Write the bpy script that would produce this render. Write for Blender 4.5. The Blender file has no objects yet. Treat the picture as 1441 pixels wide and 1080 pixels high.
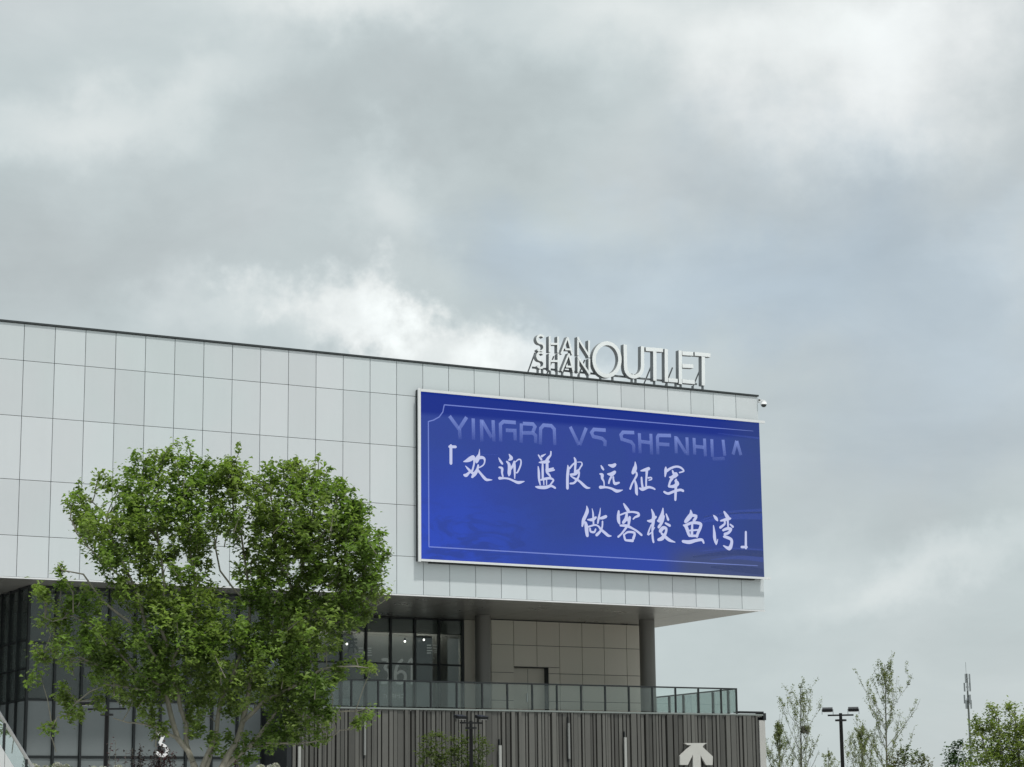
import bpy, math, random, json
import numpy as np
from mathutils import Vector, Matrix
random.seed(7)
sc = bpy.context.scene
# ---------------------------------------------------------------- camera
CAM_AXES=[[0.8778129, -0.4788776, -0.0109883], [-0.0849919, -0.1782894, 0.9803006], [-0.471403, -0.8595866, -0.1972055]]
CAM_POS=[-56.817, -80.6326, 1.6]
LOB=[[38.274,19.223,3.668,2.017,0.0,0.2,0.0],[34.438,20.673,4.768,1.651,0.0,0.1,0.0],[23.628,21.07,2.568,1.009,0.0,0.15,0.0],[17.451,18.009,4.768,1.009,-15.0,0.1,0.0],[27.281,18.682,6.052,1.284,-5.0,-0.06,0.0],[25.175,16.05,1.834,1.1,20.0,0.09,0.0],[24.052,13.672,2.017,0.917,0.0,0.2,0.0],[26.493,12.947,2.568,1.009,12.0,0.17,0.0],[29.495,12.465,2.384,0.917,10.0,0.15,0.0],[21.446,13.184,1.651,0.734,0.0,0.07,0.0],[17.546,14.705,4.035,1.284,0.0,-0.05,0.0],[37.438,15.14,4.035,2.201,0.0,-0.045,1.0],[33.094,13.854,3.668,1.467,0.0,-0.03,1.0],[40.029,11.757,3.668,2.751,0.0,-0.03,1.0],[31.622,15.353,2.201,0.917,0.0,0.03,0.0],[40.3,6.533,2.751,0.697,-8.0,0.09,0.0],[36.755,7.366,1.651,0.642,0.0,0.04,0.0],[29.534,15.21,2.201,1.1,0.0,-0.03,1.0],[41.444,14.549,1.651,0.917,0.0,0.04,0.0],[42.278,19.455,1.834,1.834,0.0,-0.03,0.0]]

cam_data = bpy.data.cameras.new('camera')
cam = bpy.data.objects.new('camera', cam_data)
sc.collection.objects.link(cam)
cam_data.sensor_width = 36
cam_data.lens = 3123.43 / 1441 * 36
cam_data.clip_start = 0.1
cam_data.clip_end = 6000
R_, U_, B_ = [Vector(v) for v in CAM_AXES]
mw = Matrix(((R_.x, U_.x, B_.x, CAM_POS[0]), (R_.y, U_.y, B_.y, CAM_POS[1]), (R_.z, U_.z, B_.z, CAM_POS[2]), (0, 0, 0, 1)))
cam.matrix_world = mw
sc.camera = cam
sc.view_settings.view_transform = 'Standard'
sc.view_settings.look = 'None'
sc.view_settings.exposure = 0.5
sc.view_settings.gamma = 1.0
sc.view_settings.use_curve_mapping = False
# ---------------------------------------------------------------- sun and sky
SUN_DIR = Vector((0.22, -1.0, 2.45)).normalized()
sun_data = bpy.data.lights.new('sun', 'SUN')
sun_data.energy = 1.9
sun_data.angle = math.radians(2.5)
sun_data.color = (1.0, 0.965, 0.92)
sun = bpy.data.objects.new('sun', sun_data)
sun.rotation_euler = SUN_DIR.to_track_quat('Z', 'Y').to_euler()
sun.location = (-40, -40, 60)
sc.collection.objects.link(sun)

world = bpy.data.worlds.new('World')
sc.world = world
world.use_nodes = True
nt = world.node_tree
nt.nodes.clear()
class NG:
    """small helper for node graphs"""
    def __init__(s, nt): s.nt = nt
    def n(s, t, **k):
        nd = s.nt.nodes.new(t)
        for a, b in k.items(): setattr(nd, a, b)
        return nd
    def l(s, a, b): s.nt.links.new(a, b)
    def put(s, sock, v):
        if hasattr(v, 'is_output'): s.l(v, sock)
        else: sock.default_value = v
    def m(s, op, a, b=0.0, c=0.0, clamp=False):
        nd = s.n('ShaderNodeMath', operation=op); nd.use_clamp = clamp
        s.put(nd.inputs[0], a); s.put(nd.inputs[1], b); s.put(nd.inputs[2], c)
        return nd.outputs[0]
    def v(s, op, a, b=(0, 0, 0)):
        nd = s.n('ShaderNodeVectorMath', operation=op)
        s.put(nd.inputs[0], a); s.put(nd.inputs[1], b)
        return nd.outputs['Value'] if op in ('LENGTH', 'DOT_PRODUCT', 'DISTANCE') else nd.outputs[0]
    def noise(s, vec, scale, detail=4, rough=0.5, out='Fac', dist=0.0):
        nd = s.n('ShaderNodeTexNoise'); s.put(nd.inputs['Vector'], vec)
        nd.inputs['Scale'].default_value = scale; nd.inputs['Detail'].default_value = detail
        nd.inputs['Roughness'].default_value = rough; nd.inputs['Distortion'].default_value = dist
        return nd.outputs[out]
    def mixc(s, f, a, b, bt='MIX'):
        nd = s.n('ShaderNodeMix', data_type='RGBA', blend_type=bt)
        s.put(nd.inputs[0], f); s.put(nd.inputs[6], a); s.put(nd.inputs[7], b)
        return nd.outputs[2]
    def ss(s, x, a, b, lo=0.0, hi=1.0):
        nd = s.n('ShaderNodeMapRange', interpolation_type='SMOOTHSTEP')
        s.put(nd.inputs[0], x)
        for i, q in enumerate((a, b, lo, hi)): nd.inputs[i + 1].default_value = q
        return nd.outputs[0]
g = NG(nt)
tc = g.n('ShaderNodeTexCoord').outputs['Generated']
sep = g.n('ShaderNodeSeparateXYZ'); g.l(tc, sep.inputs[0])
X, Y, Z = sep.outputs
az = g.m('MULTIPLY', g.m('ARCTAN2', X, Y), 57.29578)
el = g.m('MULTIPLY', g.m('ARCSINE', Z), 57.29578)
cmb = g.n('ShaderNodeCombineXYZ'); g.l(az, cmb.inputs[0]); g.l(el, cmb.inputs[1])
w1 = g.v('MULTIPLY', g.v('SUBTRACT', g.noise(tc, 9.0, 6, 0.55, 'Color'), (0.5, 0.5, 0.5)), (9.0, 6.0, 0))
w2 = g.v('MULTIPLY', g.v('SUBTRACT', g.noise(tc, 30.0, 5, 0.6, 'Color'), (0.5, 0.5, 0.5)), (2.6, 2.2, 0))
p0 = g.v('ADD', g.v('ADD', cmb.outputs[0], w1), w2)
lum = 0.422
edge_n = g.m('MULTIPLY', g.m('SUBTRACT', g.noise(tc, 42.0, 6, 0.62), 0.5), 1.5)
blue = 0.0
for (a0, e0, rx, ry, rot, amp, bl) in LOB:
    q = g.v('SUBTRACT', p0, (a0, e0, 0))
    vr = g.n('ShaderNodeVectorRotate', rotation_type='Z_AXIS'); g.l(q, vr.inputs['Vector']); vr.inputs['Angle'].default_value = math.radians(rot)
    d2 = g.v('LENGTH', g.v('MULTIPLY', vr.outputs[0], (1 / rx, 1 / ry, 0)))
    f = g.ss(d2, 1.7, 0.0) if not (a0 < 31 and 7 < e0 < 14.5 and amp > 0.115) else g.ss(g.m('ADD', d2, edge_n), 1.45, 0.35)
    lum = g.m('ADD', g.m('MULTIPLY', f, amp * 0.95), lum)
    if bl: blue = g.m('ADD', f, blue)
# cloud body texture that runs over the whole dome (stretched along the horizon)
st = g.v('MULTIPLY', tc, (1.0, 1.0, 2.4))
f1 = g.m('SUBTRACT', g.noise(st, 3.1, 8, 0.52, dist=0.4), 0.5)
f2 = g.m('SUBTRACT', g.noise(st, 12.0, 7, 0.55, dist=0.3), 0.5)
lum = g.m('ADD', lum, g.m('MULTIPLY', f1, 0.10))
lum = g.m('ADD', lum, g.m('MULTIPLY', f2, 0.13))
# an overcast sky brightens towards the zenith
up = g.m('MAXIMUM', g.m('SUBTRACT', Z, 0.30), 0.0)
lum = g.m('MULTIPLY', lum, g.m('ADD', g.m('MULTIPLY', up, 1.25), 1.0))
tint = g.mixc(g.ss(lum, 0.40, 0.62), (0.905, 1.02, 1.03, 1), (0.965, 1.015, 1.0, 1))
hue = g.noise(tc, 5.0, 3, 0.5)
tint = g.mixc(g.ss(hue, 0.40, 0.62, 0.0, 0.30), tint, (0.985, 0.998, 1.02, 1))
tint = g.mixc(g.m('MULTIPLY', blue, 0.75, clamp=True), tint, (0.85, 1.005, 1.12, 1))
cloud = g.v('SCALE', tint); cloud.node.inputs['Scale'].default_value = 1
g.l(g.m('MULTIPLY', lum, 10.0), cloud.node.inputs['Scale'])
sky = g.n('ShaderNodeTexSky', sky_type='NISHITA')
sky.sun_disc = False
sky.sun_elevation = math.asin(SUN_DIR.z)
sky.sun_rotation = math.atan2(SUN_DIR.x, SUN_DIR.y)
col = g.mixc(0.96, sky.outputs[0], cloud)
bg = g.n('ShaderNodeBackground'); g.l(col, bg.inputs[0]); bg.inputs[1].default_value = 0.1
wo = g.n('ShaderNodeOutputWorld'); g.l(bg.outputs[0], wo.inputs[0])

# ---------------------------------------------------------------- data (metres)
LINE=[[[-16.694,18.097,0.047],[-16.452,18.178,0.047],[-16.189,18.333,0.047],[-16.023,18.555,0.047],[-15.956,18.859,0.047]],[[-15.956,18.859,0.047],[-8.681,18.897,0.047],[-2.772,18.918,0.038],[-0.495,18.932,0.016]],[[-16.694,18.097,0.047],[-16.685,12.923,0.047]],[[-16.685,12.923,0.047],[-9.088,12.909,0.047],[-2.979,12.895,0.038],[-0.504,12.901,0.025]]]
SW=[[[-3.472,14.738,0.032],[-2.154,15.158,0.095],[-0.176,15.4,0.126]],[[-3.66,14.634,0.063],[-1.785,14.991,0.221],[-0.149,15.116,0.283]],[[-3.516,13.397,0.032],[-1.835,13.605,0.063],[-0.209,13.624,0.063]],[[-2.974,13.05,0.032],[-1.474,13.216,0.158],[-0.189,13.183,0.221]],[[-13.476,16.951,0.025],[-15.144,16.833,0.009]],[[-2.404,18.691,0.032],[-0.2,18.632,0.095]]]
DARKS=[[[-3.281,14.905,0.032],[-1.778,15.18,0.095],[-0.181,15.273,0.095]],[[-3.893,13.13,0.063],[-1.842,13.417,0.221],[-0.179,13.436,0.283]],[[-2.984,12.739,0.063],[-1.493,12.714,0.283],[-0.211,12.647,0.283]]]
TITLE=[[[-15.712,18.406,0.157],[-15.275,17.893,0.157]],[[-14.912,18.42,0.157],[-15.275,17.893,0.157]],[[-15.248,17.895,0.157],[-15.228,17.474,0.157]],[[-14.607,18.394,0.157],[-14.598,17.495,0.157]],[[-14.218,18.374,0.157],[-14.21,17.449,0.157]],[[-14.191,18.326,0.157],[-13.75,17.658,0.157]],[[-13.67,18.392,0.157],[-13.64,17.491,0.157]],[[-12.587,18.376,0.157],[-13.181,18.37,0.157],[-13.323,18.243,0.157],[-13.315,17.515,0.157]],[[-13.072,18.011,0.157],[-12.632,18.029,0.157],[-12.626,17.616,0.157]],[[-12.321,18.356,0.157],[-12.343,17.536,0.157]],[[-12.247,18.362,0.157],[-11.762,18.375,0.157],[-11.666,18.27,0.157],[-11.767,18.034,0.157]],[[-12.281,17.96,0.157],[-11.768,17.994,0.157],[-11.638,17.892,0.157],[-11.643,17.563,0.157]],[[-11.42,17.528,0.157],[-11.392,18.215,0.157],[-11.246,18.369,0.157],[-10.872,18.372,0.157],[-10.73,18.24,0.157],[-10.713,17.555,0.157]],[[-9.944,18.403,0.157],[-9.533,17.641,0.157]],[[-9.155,18.412,0.157],[-9.493,17.644,0.157]],[[-8.183,18.384,0.157],[-8.774,18.375,0.157],[-8.895,18.227,0.157],[-8.81,18.063,0.157],[-8.369,18.009,0.157],[-8.224,17.891,0.157],[-8.24,17.684,0.157]],[[-6.746,18.389,0.157],[-7.316,18.361,0.157],[-7.426,18.234,0.157],[-7.383,18.056,0.157],[-6.907,17.962,0.157],[-6.79,17.84,0.157],[-6.786,17.504,0.157]],[[-6.487,18.382,0.157],[-6.468,17.501,0.157]],[[-6.412,18.024,0.157],[-5.942,18.006,0.157]],[[-5.901,18.401,0.157],[-5.883,17.49,0.157]],[[-4.865,18.4,0.157],[-5.507,18.362,0.157],[-5.57,18.269,0.157],[-5.561,17.513,0.157]],[[-5.488,17.977,0.157],[-4.957,17.99,0.157]],[[-4.62,18.392,0.157],[-4.613,17.633,0.157]],[[-4.579,18.327,0.157],[-4.108,17.668,0.157]],[[-4.036,18.383,0.157],[-4.024,17.596,0.157]],[[-3.665,18.385,0.157],[-3.652,17.648,0.157]],[[-3.597,18.01,0.157],[-3.15,18.0,0.157]],[[-3.118,18.399,0.157],[-3.095,17.609,0.157]],[[-2.732,18.401,0.157],[-2.722,17.609,0.157]],[[-2.136,18.419,0.157],[-2.067,17.708,0.157]],[[-2.719,17.514,0.157],[-2.078,17.58,0.157]],[[-1.411,18.419,0.157],[-1.623,17.792,0.157]],[[-1.398,18.42,0.157],[-1.206,17.795,0.157]]]
CH=[[[[-15.719,17.119,0.126],[-15.439,17.134,0.115]],[[-15.659,17.168,0.131],[-15.663,16.425,0.131]]],[[[-15.091,16.534,0.021],[-14.926,16.588,0.131],[-14.759,16.674,0.197],[-14.62,16.758,0.158],[-14.552,16.676,0.066]],[[-14.593,16.723,0.105],[-14.581,16.525,0.084],[-14.638,16.298,0.079],[-14.68,16.195,0.089],[-14.819,16.099,0.095],[-14.958,15.979,0.144],[-15.054,15.985,0.092]],[[-14.996,16.372,0.026],[-14.873,16.257,0.092],[-14.736,16.142,0.118],[-14.612,16.064,0.131]],[[-14.326,17.128,0.016],[-14.335,16.99,0.058],[-14.356,16.864,0.105],[-14.427,16.71,0.197],[-14.469,16.57,0.131]],[[-14.426,16.734,0.131],[-14.232,16.773,0.131],[-14.107,16.732,0.105],[-14.094,16.583,0.066],[-14.165,16.454,0.058],[-14.319,16.356,0.053],[-14.374,16.34,0.039]],[[-14.396,16.438,0.079],[-14.436,16.262,0.118],[-14.543,16.081,0.158],[-14.683,15.923,0.105]],[[-14.403,16.214,0.105],[-14.266,16.074,0.105],[-14.142,15.946,0.131],[-14.018,15.855,0.118],[-13.879,15.856,0.079],[-13.739,15.865,0.021]]],[[[-13.435,16.829,0.021],[-13.353,16.697,0.1],[-13.256,16.579,0.092]],[[-13.412,16.418,0.066],[-13.272,16.378,0.118],[-13.274,16.19,0.092],[-13.234,16.043,0.074]],[[-13.403,15.957,0.131],[-13.179,15.972,0.079],[-12.954,15.962,0.084],[-12.73,15.889,0.095],[-12.533,15.834,0.126],[-12.392,15.853,0.11],[-12.207,15.905,0.026]],[[-12.941,17.014,0.026],[-12.872,16.919,0.118],[-12.831,16.834,0.158],[-12.945,16.751,0.066]],[[-13.044,16.681,0.079],[-12.947,16.588,0.131],[-12.921,16.414,0.158],[-12.937,16.188,0.158],[-12.953,16.087,0.053]],[[-12.922,16.339,0.131],[-12.779,16.499,0.105],[-12.692,16.68,0.092]],[[-12.691,16.705,0.092],[-12.68,16.506,0.118],[-12.675,16.255,0.092],[-12.678,15.98,0.047]],[[-12.649,16.683,0.047],[-12.492,16.807,0.058],[-12.379,16.79,0.066],[-12.376,16.627,0.074],[-12.455,16.421,0.074],[-12.556,16.251,0.066],[-12.627,16.246,0.032]]],[[[-11.521,17.064,0.066],[-11.381,16.885,0.105]],[[-11.365,17.025,0.105],[-11.162,17.14,0.026]],[[-10.916,17.259,0.066],[-10.933,17.106,0.079],[-11.05,16.971,0.118],[-11.153,16.812,0.144]],[[-11.512,16.749,0.039],[-11.326,16.775,0.118],[-11.038,16.82,0.131]],[[-11.543,16.57,0.053],[-11.518,16.333,0.11],[-11.509,16.031,0.105],[-11.455,15.796,0.053]],[[-11.327,16.699,0.079],[-11.331,16.421,0.11],[-11.331,16.093,0.1]],[[-11.111,16.739,0.131],[-11.115,16.486,0.144],[-11.117,16.359,0.118],[-11.004,16.241,0.092],[-10.949,16.143,0.066]],[[-11.159,16.458,0.092],[-10.986,16.495,0.092],[-10.812,16.557,0.066]],[[-11.045,16.402,0.066],[-10.771,16.484,0.074]],[[-11.438,16.011,0.066],[-11.28,16.059,0.105],[-10.992,16.115,0.105],[-10.821,16.051,0.079],[-10.88,15.946,0.074],[-10.997,15.812,0.066]],[[-11.294,16.045,0.066],[-11.283,15.819,0.053]],[[-11.151,16.054,0.058],[-11.155,15.827,0.053]],[[-11.685,15.705,0.053],[-11.514,15.691,0.131],[-11.199,15.711,0.144],[-10.94,15.791,0.105],[-10.74,15.715,0.092]]],[[[-10.102,16.745,0.032],[-10.085,16.556,0.131],[-10.126,16.223,0.131],[-10.135,15.741,0.131]],[[-10.017,16.598,0.092],[-9.854,16.775,0.074],[-9.736,16.859,0.079]],[[-9.776,17.073,0.066],[-9.72,16.937,0.118],[-9.74,16.655,0.105],[-9.76,16.399,0.1]],[[-9.634,16.892,0.032],[-9.444,16.905,0.047],[-9.402,16.806,0.074],[-9.492,16.672,0.066],[-9.567,16.565,0.079],[-9.714,16.504,0.079]],[[-9.979,16.334,0.092],[-9.746,16.375,0.118],[-9.569,16.489,0.092],[-9.572,16.31,0.084],[-9.663,16.152,0.1],[-9.811,15.99,0.092],[-10.0,15.952,0.079]],[[-9.965,16.272,0.053],[-9.75,16.171,0.092],[-9.548,16.083,0.105],[-9.318,15.907,0.131],[-9.174,15.827,0.105],[-9.013,15.825,0.032]]],[[[-8.467,16.84,0.044],[-8.403,16.743,0.103],[-8.338,16.661,0.083]],[[-8.525,16.462,0.059],[-8.41,16.426,0.148],[-8.413,16.282,0.118],[-8.333,16.144,0.074],[-8.321,15.972,0.059]],[[-8.521,15.887,0.148],[-8.223,15.906,0.089],[-7.958,15.866,0.103],[-7.727,15.779,0.142],[-7.56,15.796,0.103],[-7.392,15.844,0.024]],[[-8.084,16.88,0.059],[-7.885,16.851,0.162],[-7.75,16.918,0.133]],[[-8.16,16.486,0.044],[-7.944,16.486,0.177],[-7.774,16.598,0.133]],[[-7.963,16.369,0.103],[-8.05,16.22,0.089],[-8.092,16.087,0.083]],[[-7.863,16.376,0.089],[-7.85,16.233,0.089],[-7.786,16.093,0.133],[-7.568,16.15,0.074]]],[[[-6.739,17.118,0.035],[-6.727,16.944,0.133],[-6.764,16.797,0.207],[-6.87,16.615,0.148]],[[-6.7,16.656,0.089],[-6.67,16.542,0.103],[-6.775,16.361,0.089],[-6.915,16.149,0.083],[-7.022,15.91,0.089]],[[-6.777,16.302,0.074],[-6.715,16.075,0.133],[-6.706,15.786,0.148],[-6.675,15.686,0.089]],[[-6.479,16.729,0.044],[-6.258,16.787,0.133],[-6.052,16.859,0.148]],[[-6.157,16.75,0.133],[-6.18,16.516,0.103],[-6.203,16.311,0.089],[-6.209,16.078,0.083]],[[-6.098,16.449,0.074],[-5.944,16.473,0.065],[-5.929,16.401,0.059],[-6.066,16.349,0.053]],[[-6.436,16.441,0.089],[-6.425,16.209,0.103],[-6.396,16.037,0.118]],[[-6.55,15.969,0.074],[-6.399,15.935,0.148],[-6.109,16.041,0.112],[-5.906,16.025,0.094],[-5.771,15.975,0.074]]],[[[-5.179,17.006,0.044],[-5.184,16.845,0.148],[-5.226,16.564,0.059]],[[-5.133,16.819,0.118],[-4.924,16.95,0.103],[-4.646,17.043,0.094],[-4.406,17.015,0.094],[-4.255,16.878,0.074],[-4.482,16.789,0.059]],[[-4.841,16.853,0.074],[-4.776,16.726,0.133],[-4.657,16.69,0.192],[-4.867,16.559,0.148],[-5.004,16.55,0.059]],[[-4.868,16.515,0.148],[-4.976,16.361,0.103],[-5.05,16.152,0.103]],[[-4.7,16.409,0.118],[-4.6,16.298,0.177],[-4.776,16.17,0.148],[-5.051,16.137,0.089]],[[-4.664,16.469,0.089],[-4.691,16.116,0.133],[-4.732,15.573,0.112]],[[-5.297,15.888,0.103],[-5.094,15.828,0.112],[-4.817,15.933,0.112],[-4.471,16.028,0.112],[-4.317,15.994,0.118]]],[[[-9.204,15.051,0.032],[-9.18,14.837,0.158],[-9.271,14.629,0.158],[-9.377,14.421,0.158],[-9.44,14.165,0.079]],[[-9.277,14.325,0.131],[-9.237,14.151,0.184],[-9.227,13.95,0.171],[-9.201,13.774,0.144]],[[-8.944,14.952,0.026],[-8.904,14.777,0.074],[-8.893,14.575,0.092],[-8.885,14.271,0.079]],[[-9.173,14.458,0.053],[-8.939,14.471,0.144],[-8.762,14.582,0.092]],[[-9.135,14.156,0.079],[-8.827,14.249,0.074],[-8.653,14.208,0.079],[-8.538,14.088,0.105],[-8.307,13.923,0.131],[-8.163,13.829,0.118],[-8.001,13.825,0.026]],[[-9.064,14.085,0.092],[-9.037,13.96,0.092],[-8.863,13.944,0.092],[-8.787,14.074,0.074]],[[-8.533,15.002,0.021],[-8.567,14.771,0.074],[-8.631,14.539,0.105],[-8.679,14.334,0.079]],[[-8.616,14.54,0.066],[-8.439,14.575,0.131],[-8.262,14.649,0.131]],[[-8.443,14.423,0.079],[-8.463,14.193,0.079],[-8.57,13.985,0.105],[-8.749,13.824,0.131]]],[[[-7.361,15.25,0.066],[-7.275,15.127,0.131],[-7.159,14.981,0.158],[-7.102,14.907,0.105]],[[-7.621,14.915,0.092],[-7.641,14.697,0.158],[-7.631,14.494,0.158],[-7.59,14.369,0.079]],[[-7.551,14.753,0.066],[-7.222,14.875,0.079],[-6.923,14.918,0.084],[-6.655,14.882,0.105],[-6.628,14.781,0.118],[-6.809,14.694,0.079],[-6.901,14.612,0.066]],[[-7.222,14.849,0.105],[-7.258,14.617,0.158],[-7.411,14.43,0.131]],[[-7.078,14.678,0.131],[-7.112,14.497,0.131],[-7.146,14.342,0.105]],[[-7.256,14.668,0.158],[-7.17,14.545,0.131]],[[-7.562,14.294,0.079],[-7.236,14.299,0.131],[-6.941,14.2,0.092],[-6.706,14.085,0.1],[-6.5,13.943,0.105]],[[-7.237,14.261,0.105],[-7.39,14.074,0.092],[-7.542,13.913,0.079],[-7.677,13.804,0.092]],[[-7.393,13.921,0.092],[-7.339,13.72,0.105],[-7.251,13.674,0.092],[-6.954,13.677,0.131]],[[-7.364,13.923,0.066],[-7.183,14.034,0.092],[-6.857,14.013,0.105],[-6.922,13.768,0.131]]],[[[-5.96,15.086,0.052],[-5.867,14.834,0.157],[-5.895,14.524,0.157],[-5.945,14.179,0.098],[-5.934,13.838,0.105],[-5.899,13.669,0.098]],[[-6.174,14.576,0.07],[-5.994,14.587,0.14],[-5.748,14.772,0.105]],[[-5.998,14.415,0.052],[-6.17,13.996,0.087],[-5.967,14.109,0.042],[-5.821,14.322,0.042]],[[-5.374,15.189,0.042],[-5.423,14.894,0.175],[-5.55,14.646,0.21],[-5.652,14.606,0.105]],[[-5.22,14.922,0.07],[-5.126,14.687,0.122]],[[-5.344,14.829,0.105],[-5.431,14.584,0.122],[-5.62,14.333,0.133]],[[-5.272,14.524,0.087],[-5.052,14.433,0.122]],[[-5.544,14.166,0.175],[-5.399,14.311,0.157],[-5.238,14.286,0.122],[-5.285,14.077,0.122],[-5.452,13.863,0.175],[-5.655,13.784,0.122]],[[-5.487,14.066,0.105],[-5.309,13.939,0.14],[-5.091,13.796,0.14],[-4.791,13.719,0.035]]],[[[-3.951,15.186,0.042],[-3.938,14.979,0.192],[-4.086,14.798,0.21],[-4.234,14.651,0.157]],[[-4.0,14.941,0.14],[-3.673,14.925,0.122],[-3.803,14.71,0.14]],[[-4.341,14.49,0.07],[-4.201,14.411,0.175],[-4.088,14.107,0.14],[-4.029,14.041,0.122]],[[-4.26,14.477,0.122],[-3.888,14.619,0.122],[-3.478,14.607,0.14],[-3.463,14.452,0.14],[-3.616,14.166,0.133],[-3.662,14.026,0.122]],[[-4.144,14.259,0.077],[-3.57,14.325,0.077]],[[-3.888,14.601,0.098],[-3.927,14.046,0.14]],[[-4.07,14.039,0.105],[-3.66,14.06,0.112]],[[-4.404,13.78,0.122],[-4.079,13.763,0.168],[-3.749,13.849,0.14],[-3.42,13.9,0.122],[-3.322,13.767,0.087]]],[[[-2.764,15.012,0.052],[-2.644,14.897,0.157],[-2.564,14.797,0.087]],[[-2.78,14.559,0.052],[-2.749,14.248,0.133],[-2.737,14.005,0.157],[-2.662,13.766,0.087],[-2.572,13.979,0.035]],[[-2.197,15.202,0.087],[-2.078,15.034,0.175],[-1.978,14.917,0.175]],[[-2.399,14.789,0.07],[-2.063,14.877,0.14],[-1.874,14.923,0.087]],[[-2.191,14.8,0.105],[-2.196,14.661,0.098],[-2.43,14.491,0.122]],[[-2.024,14.81,0.105],[-2.014,14.496,0.087]],[[-1.904,14.659,0.07],[-1.762,14.562,0.112]],[[-2.289,14.377,0.105],[-2.078,14.458,0.133],[-1.87,14.452,0.122],[-2.001,14.288,0.122],[-2.212,14.207,0.122]],[[-2.257,14.1,0.105],[-2.092,14.074,0.14],[-1.866,13.981,0.14],[-1.874,13.772,0.157],[-2.005,13.591,0.175],[-2.292,13.698,0.052]]],[[[-1.078,14.372,0.105],[-1.105,13.654,0.126]],[[-1.334,13.688,0.112],[-1.053,13.702,0.112]]]]
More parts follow.
